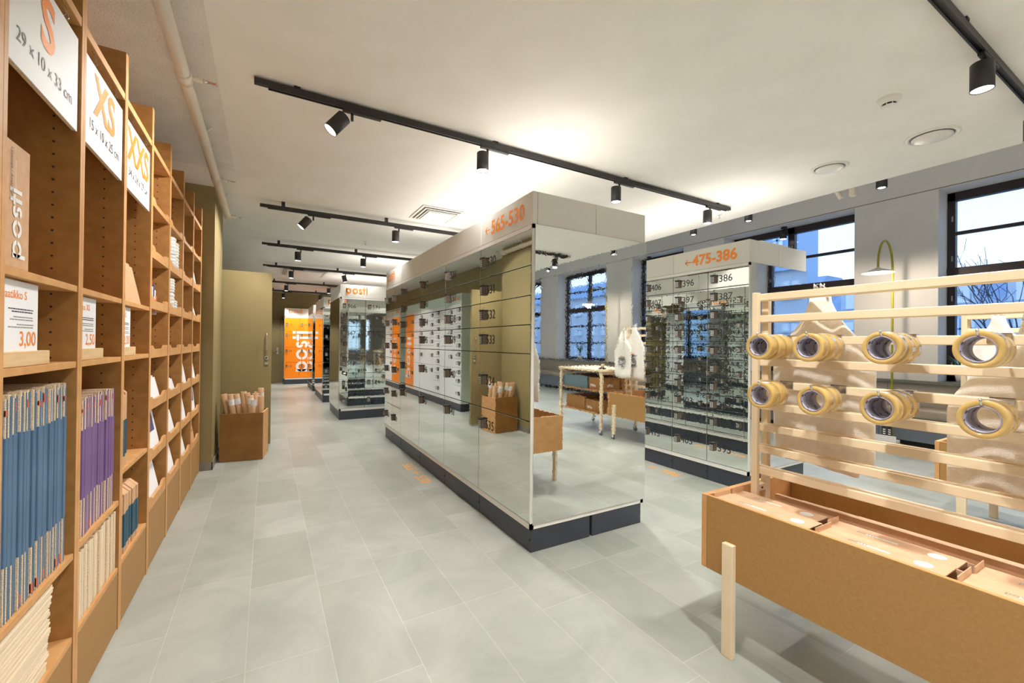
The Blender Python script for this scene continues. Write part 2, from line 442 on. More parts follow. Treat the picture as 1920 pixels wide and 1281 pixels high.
def logo_mesh(h, k, upright=True, rot=0.0):
    """the word posti in round, split letters; h is the height of the small letters"""
    b = MB(); T = 0.235
    def ring(cx, cz, a0, a1, R=0.5, n=20):
        r = R - T; v = []; f = []
        for i in range(n+1):
            a = a0 + (a1-a0)*i/n
            v.append((cx+R*math.cos(a), cz+R*math.sin(a), 0)); v.append((cx+r*math.cos(a), cz+r*math.sin(a), 0))
        for i in range(n): f.append((2*i, 2*i+1, 2*i+3, 2*i+2))
        b._add(v, f, k)
    def rect(x0, x1, z0, z1): b._add([(x0,z0,0),(x1,z0,0),(x1,z1,0),(x0,z1,0)], [(0,1,2,3)], k)
    g = 0.10
    x = 0
    ring(x+.5, .5, g, PI-g*0.2); ring(x+.5, .5, PI+g*0.2, 2*PI-g); rect(x, x+T, -.42, .46); rect(x, x+T, .54, 1.0)      # p
    x = 1.14
    ring(x+.5, .5, g, PI-g); ring(x+.5, .5, PI+g, 2*PI-g)                                                          # o
    x = 2.26; R = .30                                                                                              # s
    def arc(cx, cz, a0, a1):
        n = 14; v = []; f = []; Ro, ri = R, R-.21
        for i in range(n+1):
            a = a0+(a1-a0)*i/n
            v.append((cx+Ro*math.cos(a)*1.12, cz+Ro*math.sin(a), 0)); v.append((cx+ri*math.cos(a)*1.12, cz+ri*math.sin(a), 0))
        for i in range(n): f.append((2*i, 2*i+1, 2*i+3, 2*i+2))
        b._add(v, f, k)
    arc(x+.34, .70, math.radians(20), math.radians(262)); arc(x+.34, .30, math.radians(-160), math.radians(82))
    x = 2.98
    rect(x+.14, x+.14+T, 0, .70); rect(x-.02, x+.54, .74, .96); rect(x+.14, x+.14+T, 1.0, 1.3)                      # t
    x = 3.62
    rect(x, x+T, 0, .96); rect(x, x+T, 1.04, 1.3)                                                                # i
    me = b.mesh('posti_lettering')
    me.transform(Matrix.Scale(h, 4))
    if rot: me.transform(Matrix.Rotation(rot, 4, 'Z'))
    if upright: me.transform(Matrix.Rotation(PI/2, 4, 'X'))
    return me

# ================================================================== THE ROOM
CEIL = 3.18; EDGE = 5.49; HI = 4.35
Y0, Y1 = -10.8, 17.1
XW, XG = 8.6, 8.98
XL = -1.09
struct(MB().box(XL-.2, XG+.2, Y0-.2, Y1+.2, -.1, 0, 'floor').build('floor'))
b = MB(); b.box(XL-.2, -.30, Y0-.2, 5.2, CEIL, CEIL+.14, 'plaster'); b.box(XL-.2, -.30, 5.2, Y1+.2, CEIL, CEIL+.14, 'ceiling'); b.box(-.30, EDGE, Y0-.2, Y1+.2, CEIL, CEIL+.14, 'ceiling'); b.box(EDGE-.12, EDGE, Y0-.2, Y1+.2, CEIL+.14, HI, 'ceiling'); b.box(EDGE-.12, XG+.2, Y0-.2, Y1+.2, HI, HI+.1, 'ceiling')
struct(b.build('ceiling'))
struct(MB().box(XL-.2, XL, Y0-.2, 5.83, 0, CEIL, 'plaster').build('wall_left'))
b = MB(); b.box(XL-.2, -.52, 5.83, 6.80, 0, CEIL, 'olive'); o = struct(b.build('wall_pillar'))
b = MB(); b.box(XL-.2, -.95, 6.80, Y1, 0, CEIL, 'olive'); struct(b.build('wall_passage'))
struct(MB().box(XL-.2, XG+.2, Y1, Y1+.2, 0, HI, 'olive').build('wall_back'))
b = MB()  # wall behind the photographer, with two tall openings
xs = [XL-.2, 4.0, 4.9, 5.4, 6.3, XG+.2]
for i in (0, 2, 4): b.box(xs[i], xs[i+1], Y0-.2, Y0, 0, HI, 'backroom')
for i in (1, 3): b.box(xs[i], xs[i+1], Y0-.2, Y0, 0, .9, 'backroom'); b.box(xs[i], xs[i+1], Y0-.2, Y0, 3.0, HI, 'backroom')
struct(b.build('wall_front'))
# window wall: piers, parapet and lintel around a row of openings
opens = [(3.37 + 3.42*k, 5.75 + 3.42*k) for k in range(-4, 4)]
b = MB(); ZS, ZT = .93, 3.80
b.box(XW, XG+.2, Y0-.2, Y1+.2, 0, ZS, 'wall'); b.box(XW, XG+.2, Y0-.2, Y1+.2, ZT, HI, 'wall')
prev = Y0-.2
for (a, c) in opens:
    if a > prev: b.box(XW, XG+.2, prev, a, ZS, ZT, 'wall')
    prev = c
b.box(XW, XG+.2, prev, Y1+.2, ZS, ZT, 'wall')
struct(b.build('wall_right'))
struct(MB().box(XW-.004, XW, Y0, Y1, 3.812, 3.824, 'skirting').build('trim_1'))
# skirting boards
b = MB(); b.box(-1.09, -.512, 5.818, 5.83, 0, .09, 'skirting'); b.box(-.52, -.508, 5.818, 6.8, 0, .09, 'skirting'); struct(b.build('baseboard_pillar'))
struct(MB().box(-.95, XG, Y1-.012, Y1, 0, .09, 'skirting').build('baseboard_back'))
struct(MB().box(-.95, -.938, 6.8, Y1-.02, 0, .09, 'skirting').build('baseboard_passage'))
# windows
def window(n, a, c, x=XG):
    root = bpy.data.objects.new('window_%d' % n, None); C.objects.link(root); root.location = (x, (a+c)/2, ZS); struct(root)
    m = (a+c)/2; f = MB(); g = .004
    X0, X1 = x-.02, x+.08
    f.box(X0, X1, a+g, a+.09, ZS+g, ZT-g, 'frame', .004); f.box(X0, X1, c-.09, c-g, ZS+g, ZT-g, 'frame', .004)
    f.box(X0, X1, m-.06, m+.06, ZS+g, ZT-g, 'frame', .004)
    f.box(X0, X1, a+g, c-g, ZT-.13, ZT-g, 'frame', .004); f.box(X0, X1, a+g, c-g, ZS+g, ZS+.10, 'frame', .004)
    f.box(X0-.01, X1, a+g, c-g, 2.50, 2.66, 'frame', .004)
    f.build('window_frame', root)
    bar = MB()
    for z in (3.18, 2.05, 1.50): bar.box(x+.0, x+.05, a+.09, c-.09, z-.025, z+.025, 'frame', .003)
    bar.build('glazing_bars', root)
    for (p, q) in ((a+.09, m-.06), (m+.06, c-.09)):
        for (z0, z1) in ((ZS+.10, 2.50), (2.66, ZT-.13)):
            MB().box(x+.02, x+.026, p, q, z0, z1, 'glass').build('pane', root)
    hg = MB()
    for z in (1.2, 2.2, 2.8, 3.4):
        for y in (a+.06, m-.02, m+.02, c-.06): hg.box(x-.035, x-.02, y-.009, y+.009, z-.04, z+.04, 'hinge')
    hg.build('hinge', root)
for i, (a, c) in enumerate(opens): window(i+1, a, min(c, Y1-.1))
# far door in the back wall
root = bpy.data.objects.new('door_1', None); C.objects.link(root); root.location = (0.03, Y1, 0); struct(root)
MB().box(-.38, .41, Y1-.05, Y1-.012, .01, 2.22, 'olive', .003).build('door_panel', root)
b = MB(); b.box(-.46, -.39, Y1-.06, Y1, 0, 2.30, 'olive', .004); b.box(.42, .49, Y1-.06, Y1, 0, 2.30, 'olive', .004); b.box(-.46, .49, Y1-.06, Y1, 2.23, 2.30, 'olive', .004); b.build('door_frame', root)
b = MB(); b.box(.30, .36, Y1-.058, Y1-.05, 1.0, 1.24, 'chrome', .003); b.cyl((.33, Y1-.05, 1.1), (.33, Y1-.11, 1.1), .012, 'chrome', 10); b.cyl((.33, Y1-.105, 1.1), (.20, Y1-.105, 1.1), .011, 'chrome', 10); b.build('door_handle', root)
# open door leaf beside the pillar
root = bpy.data.objects.new('door_2', None); C.objects.link(root); root.location = (-.52, 6.86, 0); struct(root)
b = MB(); b.box(-.56, .06, 6.84, 6.90, .02, 2.40, 'olive', .004); b.build('door_panel', root)
b = MB()
for z in (1.33, 1.55): b.cyl((.0, 6.84, z), (.0, 6.79, z), .008, 'chrome', 10)
b.tube([(.0, 6.79, 1.31), (.0, 6.785, 1.36), (.0, 6.785, 1.52), (.0, 6.79, 1.57)], .009, 'chrome'); b.build('pull_handle', root)
b = MB(); b.cyl((.0, 6.842, 1.22), (.0, 6.825, 1.22), .024, 'chrome', 20); b.cyl((.0, 6.825, 1.22), (.0, 6.815, 1.22), .012, 'black', 12); b.build('lock_cylinder', root)
b = MB(); b.box(-.022, .022, 6.825, 6.842, 1.12, 1.16, 'chrome', .003); b.build('strike_plate', root)

# ================================================================== LOCKER BANKS
door_cache, lock_mesh = {}, None
def get_lock():
    global lock_mesh
    if lock_mesh is None:
        b = MB()
        b.box(-.034, .034, -.034, -.002, -.05, .05, 'lock', .004)
        b.box(-.030, .030, -.0375, -.033, -.046, .040, 'lock_face', .002)
        b.box(-.036, .036, -.042, -.004, .040, .056, 'lock_face', .003)
        for i in range(3):
            for j in range(4): b.box(-.023+.017*i, -.012+.017*i, -.040, -.037, -.040+.019*j, -.027+.019*j, 'key')
        for i in (-1, 0, 1): b.box(.014*i-.003, .014*i+.003, -.0035, -.002, .072, .078, 'black_ink')
        lock_mesh = b.mesh('lock'); lock_mesh.transform(Matrix.Scale(.82, 4))
    return lock_mesh
def door_mesh(w, h, k):
    key = (round(w, 3), round(h, 3), k)
    if key not in door_cache:
        b = MB(); b.box(.003, w-.003, -.002, .016, .003, h-.003, k, .0012); door_cache[key] = b.mesh('door')
    return door_cache[key]
def doors_on(root, corner, rz, cols, start, mats, lock_u=.075, num=.075, step=None):
    """corner: world position of the lower left of the face as the viewer sees it; cols: list of (width, row heights)"""
    rl = world_loc(root); u = 0.0
    ex = Vector((math.cos(rz), math.sin(rz), 0)); n = start
    for ci, (w, rows) in enumerate(cols):
        k = mats[ci] if isinstance(mats, list) else mats
        seq = [(rows[i], rows[i+1]) for i in range(len(rows)-1)][::-1]
        for (z0, z1) in seq:
            d = inst('door', door_mesh(w, z1-z0, k), root, Vector(corner) + ex*u + Vector((0, 0, z0)) - rl, rz)
            hz = (z1-z0)/2 if z1-z0 < .5 else (z1-z0) - .13
            inst('lock', get_lock(), d, (lock_u, 0, hz), 0)
            inst('number', text_mesh(str(n), .105, 'black_ink', 0.0), d, (lock_u+.05, -.0035, hz-.035), 0)
            n += 1
        u += w
    return n
def bank_shell(root, x0, x1, y0, y1, ztop=2.515, zh=2.285, shell='bank', cuts_x=(), cuts_y=(), header='bank'):
    ins = .012
    b = MB(); b.box(x0+.004, x1-.004, y0+.004, y1-.004, .163, zh, 'gap'); b.build('carcass', root)
    b = MB()   # white frame edges around every face
    for (xa, xb) in ((x0, x0+.03), (x1-.03, x1)):
        for (ya, yb) in ((y0, y0+.012), (y1-.012, y1)): b.box(xa, xb, ya, yb, .163, zh, 'bank_edge')
    for (ya, yb) in ((y0, y0+.012), (y1-.012, y1)):
        b.box(x0, x1, ya, yb, .163, .205, 'bank_edge'); b.box(x0, x1, ya, yb, 2.255, zh, 'bank_edge')
    for (xa, xb) in ((x0, x0+.012), (x1-.012, x1)):
        b.box(xa, xb, y0, y1, .163, .205, 'bank_edge'); b.box(xa, xb, y0, y1, 2.255, zh, 'bank_edge')
    b.build('frame_trim', root)
    # header fascia, in lengths
    xs = [x0] + list(cuts_x) + [x1]; ys = [y0] + list(cuts_y) + [y1]
    b = MB()
    for i in range(len(xs)-1):
        for j in range(len(ys)-1):
            b.box(xs[i]+(.0015 if i else 0), xs[i+1]-(.0015 if i < len(xs)-2 else 0), ys[j]+(.0015 if j else 0), ys[j+1]-(.0015 if j < len(ys)-2 else 0), zh+.002, ztop, header, .003)
    b.build('header', root)
def plinth(root, x0, x1, y0, y1, cx=(), cy_=()):
    xs = [x0] + list(cx) + [x1]; ys = [y0] + list(cy_) + [y1]
    for i in range(len(xs)-1):
        for j in range(len(ys)-1):
            if 0 < j < len(ys)-2 and 0 < i < len(xs)-2: continue
            b = MB(); gx0 = .011 if i else 0; gx1 = .011 if i < len(xs)-2 else 0; g0 = .002 if j else 0; g1 = .002 if j < len(ys)-2 else 0
            b.box(xs[i]+gx0, xs[i+1]-gx1, ys[j]+g0, ys[j+1]-g1, 0, .162, 'plinth', .002)
            for xx in (xs[i]+gx0, xs[i+1]-gx1):
                b.cyl((xx-.003, ys[j]+g0+.012, .085), (xx+.003, ys[j]+g0+.012, .085), .009, 'gap', 10)
            b.build('plinth', root)

R6 = [.207, .91, 1.38, 1.585, 1.79, 2.0, 2.253]
R6e = [.207, .546, .888, 1.23, 1.57, 1.91, 2.253]
R10 = [.207, .545] + [.545 + .1898*i for i in range(1, 10)]
# ---- middle bank (nearest): mirror doors on both long sides, mirror sheet on the end
bx0, bx1, by0, by1 = 1.59, 2.684, 2.492, 6.67
root = empty('locker_bank', (2.137, 4.58, 0), 'mirror-faced parcel locker bank in the middle of the floor, header reading 565-530', 'parcel lockers', 'parcel locker banks')
ycuts = [by0+.8230, by0+1.646, by0+2.469, by0+3.29, by0+3.735]
bank_shell(root, bx0, bx1, by0, by1, cuts_x=(1.63, 2.16), cuts_y=ycuts[:4])
plinth(root, bx0+.012, bx1-.02, by0+.006, by1, (2.14,), ycuts)
cw = [(.823, R6)]*4 + [(.444, R6e)]*2
fx = bx0 - .002
n = 530
# near column is numbered first: walk the columns from the near end
yy = by0 + .0
for (w, rows) in cw:
    doors_on(root, (fx, yy + w, 0), -PI/2, [(w, rows)], n, 'mirror'); n += 6; yy += w
# far side, narrow columns
for i in range(9):
    w = (by1-by0)/9
    doors_on(root, (bx1+.002, by0 + w*i, 0), PI/2, [(w, R6e)], 524 - 6*i, 'mirror')
b = MB(); b.box(bx0+.016, bx1+.008, by0-.010, by0-.002, .196, 2.283, 'mirror_end', .001); o = b.build('end_panel', root); b = MB(); b.box(bx0+.016, bx1-.016, by1+.001, by1+.008, .206, 2.255, 'mirror_end', .001); b.build('end_panel', root); o['label'] = 'large mirror sheet closing the end'
rl = world_loc(root)
def face_text(me, root, pos, rz, name='lettering'):
    return inst(name, me, root, Vector(pos) - world_loc(root), rz)
face_text(text_mesh('565-530', .158, 'orange_ink', .026), root, (bx0-.003, 3.125, 2.345), -PI/2, 'header_number')
face_text(arrow_mesh(.075, 'orange_ink'), root, (bx0-.003, 3.225, 2.355), -PI/2, 'header_arrow')
face_text(logo_mesh(.105, 'orange_ink'), root, (bx0-.003, 6.57, 2.36), -PI/2, 'posti_logo')
face_text(text_mesh('529-476', .158, 'orange_ink', .016), root, (bx1+.003, 5.55, 2.345), PI/2, 'header_number')
# ---- right bank
rx0, rx1, ry0, ry1 = 4.14, 5.21, 2.492, 6.6
root = empty('locker_bank', (4.675, 4.546, 0), 'parcel locker bank nearer the windows with narrow numbered mirror doors, header reading 475-386', 'parcel lockers', 'parcel locker banks')
w = (ry1-ry0)/9
bank_shell(root, rx0, rx1, ry0, ry1, cuts_x=(4.66,), cuts_y=[ry0+w*i for i in (2, 4, 6)])
plinth(root, rx0+.012, rx1-.02, ry0+.006, ry1, (4.68,), [ry0+w*i for i in range(1, 9)])
for i in range(9):
    doors_on(root, (rx0-.002, ry0 + w*(i+1), 0), -PI/2, [(w, R10)], 386+10*i, 'mirror', num=.09)
b = MB(); b.box(rx0+.016, rx1+.008, ry0-.010, ry0-.002, .196, 2.283, 'mirror_end', .001); b.build('end_panel', root)
face_text(text_mesh('475-386', .158, 'orange_ink', .028), root, (rx0-.003, 3.145, 2.345), -PI/2, 'header_number')
face_text(arrow_mesh(.078, 'orange_ink'), root, (rx0-.003, 3.24, 2.35), -PI/2, 'header_arrow')
# ---- banks further down the aisle
def far_bank(x0, x1, y0, y1, label, start, seams):
    root = empty('locker_bank', ((x0+x1)/2, (y0+y1)/2, 0), label, 'parcel lockers', 'parcel locker banks')
    nc = int(round((x1-x0)/.455)); w = (x1-x0)/nc
    bank_shell(root, x0, x1, y0, y1, ztop=2.53, cuts_x=[x0+2*w*i for i in range(1, nc//2)], cuts_y=((y0+y1)/2,))
    plinth(root, x0+.005, x1-.01, y0+.006, y1-.01, [x0+2*w*i for i in range(1, nc//2)], ((y0+y1)/2,))
    doors_on(root, (x0, y0-.002, 0), 0, [(w, seams)]*nc, start, 'mirror')
    b = MB(); b.box(x0-.010, x0-.002, y0+.016, y1-.008, .196, 2.283, 'mirror_end', .001); b.build('end_panel', root); b = MB(); b.box(x0+.016, x1-.016, y1+.001, y1+.008, .206, 2.255, 'mirror_end', .001); b.build('end_panel', root)
    face_text(logo_mesh(.10, 'orange_ink'), root, (x0+.10, y0-.003, 2.365), 0, 'posti_logo')
    return root
far_bank(1.175, 3.9, 8.46, 9.80, 'mirror locker bank just past the middle one, white header with orange posti lettering', 566, [.207, .50, .87, 1.24, 1.75, 2.253])
far_bank(1.17, 3.9, 11.10, 12.93, 'mirror locker bank third down the aisle, only a narrow strip of its end showing', 600, [.207, .55, .95, 1.35, 1.8, 2.253])
far_bank(1.17, 3.9, 13.71, 15.4, 'mirror locker bank furthest down the aisle, in front of the orange lockers', 640, [.207, .55, .95, 1.35, 1.8, 2.253])
# ---- orange bank against the back wall
ox0, ox1, oy0 = .515, 2.80, 16.30
root = empty('locker_bank', (1.6, 16.6, 0), 'bright orange parcel lockers against the back wall with white posti lettering', 'parcel lockers', 'parcel locker banks')
bank_shell(root, ox0, ox1, oy0, 17.08, ztop=2.58, zh=2.32)
plinth(root, ox0-.01, ox1, oy0+.006, 17.08, (1.6,))
doors_on(root, (ox0, oy0-.002, 0), 0, [(.46, [.207, .74, 1.26, 1.79, 2.253]), (.28, [.207, .74, 1.26, 1.79, 2.253]), (.46, [.207, .74, 1.26, 1.79, 2.253]), (.46, [.207, .74, 1.26, 1.79, 2.253]), (.28, [.207, .74, 1.26, 1.79, 2.253])], 10, 'orange')
face_text(logo_mesh(.36, 'white_ink', rot=PI/2), root, (1.23, oy0-.010, .42), 0, 'posti_logo')
face_text(logo_mesh(.36, 'white_ink', rot=PI/2), root, (1.74, oy0-.010, .42), 0, 'posti_logo')
face_text(logo_mesh(.105, 'orange_ink'), root, (ox0+.13, oy0-.004, 2.42), 0, 'posti_logo')
face_text(text_mesh('Pakettiautomaatti', .07, 'orange_ink', .005), root, (ox0+.66, oy0-.004, 2.40), 0, 'header_words')
# ---- white bank along the left wall behind the open door (seen in the mirrors)
def side_bank(y0, y1, label, plan, start, logo_at):
    root = empty('locker_bank', (-.65, (y0+y1)/2, 0), label, 'parcel lockers', 'parcel locker banks')
    bank_shell(root, -.93, -.38, y0, y1, shell='mint', header='mint')
    b = MB(); b.box(-.925, -.385, y0-.003, y0+.001, .17, 2.28, 'mint'); b.build('end_panel', root)
    plinth(root, -.93, -.385, y0+.006, y1, (), (y0+(y1-y0)/2,))
    u = y0
    for (w, k, rows) in plan:
        start = doors_on(root, (-.378, u, 0), PI/2, [(w, rows)], start, k); u += w
    for y in logo_at: face_text(logo_mesh(.30, 'white_ink', rot=PI/2), root, (-.368, y, .45), PI/2, 'posti_logo')
    face_text(logo_mesh(.09, 'orange_ink'), root, (-.376, y0+.12, 2.37), PI/2, 'posti_logo')
side_bank(8.32, 12.44, 'white parcel lockers along the passage wall behind the open door, seen only in the mirrors',
          [(.44, 'white_door', R10), (.82, 'white_door', R6), (.44, 'white_door', R10), (.82, 'white_door', R6), (.80, 'white_door', R6), (.80, 'orange', [.207, .74, 1.26, 1.79, 2.253])], 101, (12.25,))
side_bank(13.12, 14.9, 'shorter orange and white locker bank at the far end of the passage wall',
          [(.89, 'orange', [.207, .74, 1.26, 1.79, 2.253]), (.89, 'white_door', R6)], 160, (13.8,))

# invented fill lamps in trays on the banks, added only to brighten the ceiling
def added_fill(x, y, lx, ly, z, watts, what):
    root = empty('added_fill', (x, y, z), 'slim white fill light, added to brighten the ceiling, on top of ' + what, 'added_fill', 'added fill lights on the locker banks')
    MB().box(x-lx/2-.01, x+lx/2+.01, y-ly/2-.01, y+ly/2+.01, z+.001, z+.03, 'plastic', .003).build('tray', root)
    ld = bpy.data.lights.new('added_fill_glow', 'AREA'); ld.shape = 'RECTANGLE'; ld.size = lx; ld.size_y = ly; ld.energy = watts; ld.color = (1, .96, .9)
    lo = bpy.data.objects.new('added_fill_lamp', ld); C.objects.link(lo); lo.parent = root; lo.location = (0, 0, .04); lo.rotation_euler = (PI, 0, 0)
added_fill(2.137, 4.55, .5, 3.9, 2.516, 11, 'the middle locker bank')
added_fill(4.675, 4.5, .5, 3.9, 2.516, 11, 'the right locker bank')
added_fill(2.6, 9.1, 2.2, .6, 2.531, 7, 'the bank just past the middle one')
added_fill(2.6, 12.0, 2.2, .8, 2.531, 7, 'the third bank down the aisle')

# painted numbers on the floor beside the banks
def floor_text(y, x, label, left, right, rz=-PI/2):
    root = empty('floor_marking', (x, y, 0), label, 'floor marking', 'orange numbers painted on the floor')
    inst('painted_number', text_mesh(left, .17, 'orange_floor', .012, upright=False), root, (0, 0, .0012), rz)
    ex = Vector((math.cos(rz), math.sin(rz), 0))
    inst('painted_arrow', arrow_mesh(.12, 'orange_floor', False), root, ex*.34 + Vector((0, 0, .0012)), rz)
    inst('painted_number', text_mesh(right, .17, 'orange_floor', .012, upright=False), root, ex*.52 + Vector((0, 0, .0012)), rz)
floor_text(5.05, 1.405, 'orange 565 and 530 with an arrow painted on the floor beside the middle bank', '565', '530')
floor_text(3.95, 3.93, 'orange 475 and 386 with an arrow painted on the floor before the right bank', '475', '386')
floor_text(3.30, 2.90, 'orange 529 and 476 painted on the floor behind the middle bank', '476', '529', PI/2)

# ================================================================== LEFT SHELVING
SX = -.63; SB = XL + .01; PY = .579; YB = 1.70; T2 = .024
divs = [YB + PY*i for i in range(-1, 8)]     # divider centres
root = empty('shelving', (-.86, 3.4, 0), 'tall brown fibreboard shelving along the left wall, seven bays in view', 'shelves')
def shelf_bay(y0, y1, levels, lips, low):
    """one carcase between two dividers: side panels doubled with the neighbour's"""
for i, yd in enumerate(divs):
    for s in (-1, 1):
        b = MB(); ya, yb = (yd-T2+.001, yd-.001) if s < 0 else (yd+.001, yd+T2-.001)
        b.box(SB, SX-.001, ya, yb, .0, 2.90, 'mdf'); b.box(SX-.001, SX, ya, yb, 0, 2.90, 'mdf_edge')
        side = yb if s > 0 else ya
        for z in [.42 + .048*k for k in range(50)]:
            if 0.05 < ((z*1.7) % 1):
                for x in (SX-.075,):
                    p = Vector((x, side, z)); q = Vector((x, side + (.0006 if s > 0 else -.0006), z))
                    b.cyl(p, q, .0042, 'gap', 6)
        b.build('side_panel', root)
for i in range(len(divs)-1):
    a, c = divs[i]+T2, divs[i+1]-T2
    far = i >= 4
    lv = [.387, .70, 1.03, 1.36, 1.675, 2.00, 2.33] if far else [[.31, .63], [.31, .63], [.31, .645], [.32, .783]][i] + [1.365, 1.655]
    MB().box(SB, SX-.002, a, c, 2.655, 2.690, 'mdf_edge', .001).build('top_board', root)
    b = MB(); b.box(SB, SB+.008, a, c, .0, 2.66, 'mdf'); b.build('back_board', root)
    b = MB(); zt = (.3615 if far else lv[0]-.026); b.box(SX-.02, SX-.003, a+.003, c-.003, .006, zt, 'mdf_front', .001); b.build('base_panel', root)
    for z in lv:
        b = MB(); b.box(SB+.008, SX-(.021 if far else .003), a, c, z-.024, z, 'mdf_edge', .001)
        if far:
            zl = .055 if z < 2.2 else .03
            # raised lip with a sloped shoulder beside the divider
            y = [a, c-.10, c-.06, c-.0]
            pts = [(SX-.003, a, z-.0245), (SX-.003, c, z-.0245), (SX-.003, c, z+zl), (SX-.003, c-.07, z+zl), (SX-.003, c-.12, z+zl-.024), (SX-.003, a+.12, z+zl-.024), (SX-.003, a+.07, z+zl), (SX-.003, a, z+zl)]
            f = pts; bk = [(SX-.02, p[1], p[2]) for p in pts]
            v = f + bk; n = len(f)
            b._add(v, [tuple(range(n)), tuple(reversed(range(n, 2*n)))] + [(j, n+j, n+(j+1) % n, (j+1) % n) for j in range(n)], 'mdf_edge')
        b.build('shelf_board', root)
bay = lambda k: (divs[k+1]+T2, divs[k+2]-T2)       # bay 0 is the nearest one in view
# hanging size signs
def size_sign(k, big, small, label, sz):
    a, c = bay(k); a += .006; c -= .008; z0, z1 = 2.245, 2.60; x = SX - .012
    root = empty('size_sign', (x, (a+c)/2, z0), label, 'sign', 'hanging carton size signs')
    b = MB(); b.box(x, x+.003, a, c, z0, z1, 'sign'); b.box(x-.012, x, a+.001, c-.001, z0+.001, z1-.001, 'flute'); b.build('board', root)
    w = c-a
    t = text_mesh(big, .235, 'orange_ink', .028, 'CENTER'); inst('size_letters', t, root, (.0045, 0, z1-z0-.195), PI/2)
    t = text_mesh(small, sz, 'black_ink', -.002, 'CENTER'); inst('dimensions', t, root, (.0045, 0, .075), PI/2)
    for y in (a+.12, c-.12):
        b = MB()
        for d in (-.012, .012): b.tube([(x-.004, y+d, z1-.002), (x+.008, y+d, z1+.012), (x+.004, y+d, z1+.03), (x-.004, y+d, 2.656)], .0013, 'chrome', 6)
        b.build('hook', root)
size_sign(0, 'S', '29 x 10 x 33 cm', 'white hanging sign with orange S and 29 x 10 x 33 cm', .062)
size_sign(1, 'XS', '15 x 10 x 25 cm', 'white hanging sign with orange XS and 15 x 10 x 25 cm', .062)
size_sign(2, 'XXS', '34 x 24 x 27 cm', 'white hanging sign with orange XXS', .062)
# price cards on birch blocks
def price(k, y0, y1, title, money, label):
    z = 1.366
    root = empty('price_stand', (SX-.03+.0, (y0+y1)/2, z), label, 'price card', 'price cards on wooden blocks')
    b = MB(); b.box(SX-.055, SX-.008, max(y0-.03, y0-.009), y1+.045, z, z+.046, 'birch', .002); b.build('wooden_block', root)
    b = MB(); b.box(SX-.029, SX-.025, y0-.004, y1+.006, z+.03, z+.262, 'acrylic', .0005); b.build('acrylic_sleeve', root)
    x = SX-.0245
    b = MB(); b.box(x, x+.0008, y0, y1, z+.034, z+.258, 'paper'); b.build('card', root)
    c = (y0+y1)/2
    rel = lambda yy, zz: (x+.0014-(SX-.03), yy-c, zz)
    inst('title', text_mesh(title, .036, 'orange_ink', .008, 'RIGHT'), root, rel(y1-.075, .205), PI/2)
    inst('price', text_mesh(money, .064, 'orange_ink', .012, 'RIGHT'), root, rel(y1-.012, .062), PI/2)
    b = MB()
    for (zz, w, kk) in ((.172, .15, 'black_ink'), (.164, .13, 'black_ink'), (.148, .12, 'grey_ink'), (.140, .14, 'grey_ink'), (.125, .10, 'grey_ink'), (.117, .15, 'grey_ink')):
        yy = y1 - .035 - w
        while yy < y1 - .035:
            L = random.uniform(.006, .02); b.box(x+.001, x+.0014, yy, min(yy+L, y1-.03), z+zz, z+zz+.0035, kk); yy += L + .003
    b.build('small_print', root)
a, c = bay(0); price(0, a+.01, a+.27, 'Postin laatikko S', '3,00', 'price card reading 3,00 in an acrylic sleeve on a wooden block, nearest bay')
a, c = bay(1); price(1, a+.01, a+.24, 'laatikko XS', '2,50', 'price card reading 2,50 on a wooden block, below the XS sign')
a, c = bay(2); price(2, a+.01, a+.21, 'XXS', '2,00', 'price card reading 2,00 on a wooden block, below the XXS sign')
# kraft display box
a, c = bay(0)
root = empty('display_carton', (SX-.175, a+.1, 1.656), 'tall kraft carton with white posti lettering standing above the 3,00 card', 'carton')
b = MB(); b.box(SX-.28, SX-.010, a+.008, a+.162, 1.656, 2.02, 'kraft', .002); b.build('box', root)
inst('posti_logo', logo_mesh(.052, 'white_ink', rot=PI/2), root, (.1665, .012, .03), PI/2)
sp = text_mesh('Lähettäjä / Avsändare', .017, 'black_ink', 0, 'LEFT', False).copy(); sp.transform(Matrix.Rotation(PI/2, 4, 'X') @ Matrix.Rotation(-PI/2, 4, 'Z'))
inst('small_print', sp, root, (.1665, -.052, .345), PI/2)
b = MB(); b.box(SX-.010, SX-.0095, a+.075, a+.077, 1.80, 1.97, 'white_ink'); b.build('printed_line', root)
a, c = bay(1)
root = empty('display_mailer', (SX-.15, a+.02, 1.656), 'flat purple and kraft mailer standing on the shelf below the XS sign', 'mailer')
b = MB(); b.box(SX-.25, SX-.03, a+.003, a+.02, 1.656, 1.98, 'kraft'); b.build('card', root)
b = MB(); b.box(SX-.252, SX-.028, a+.0205, a+.034, 1.656, 1.985, 'purple'); b.build('purple_sleeve', root)
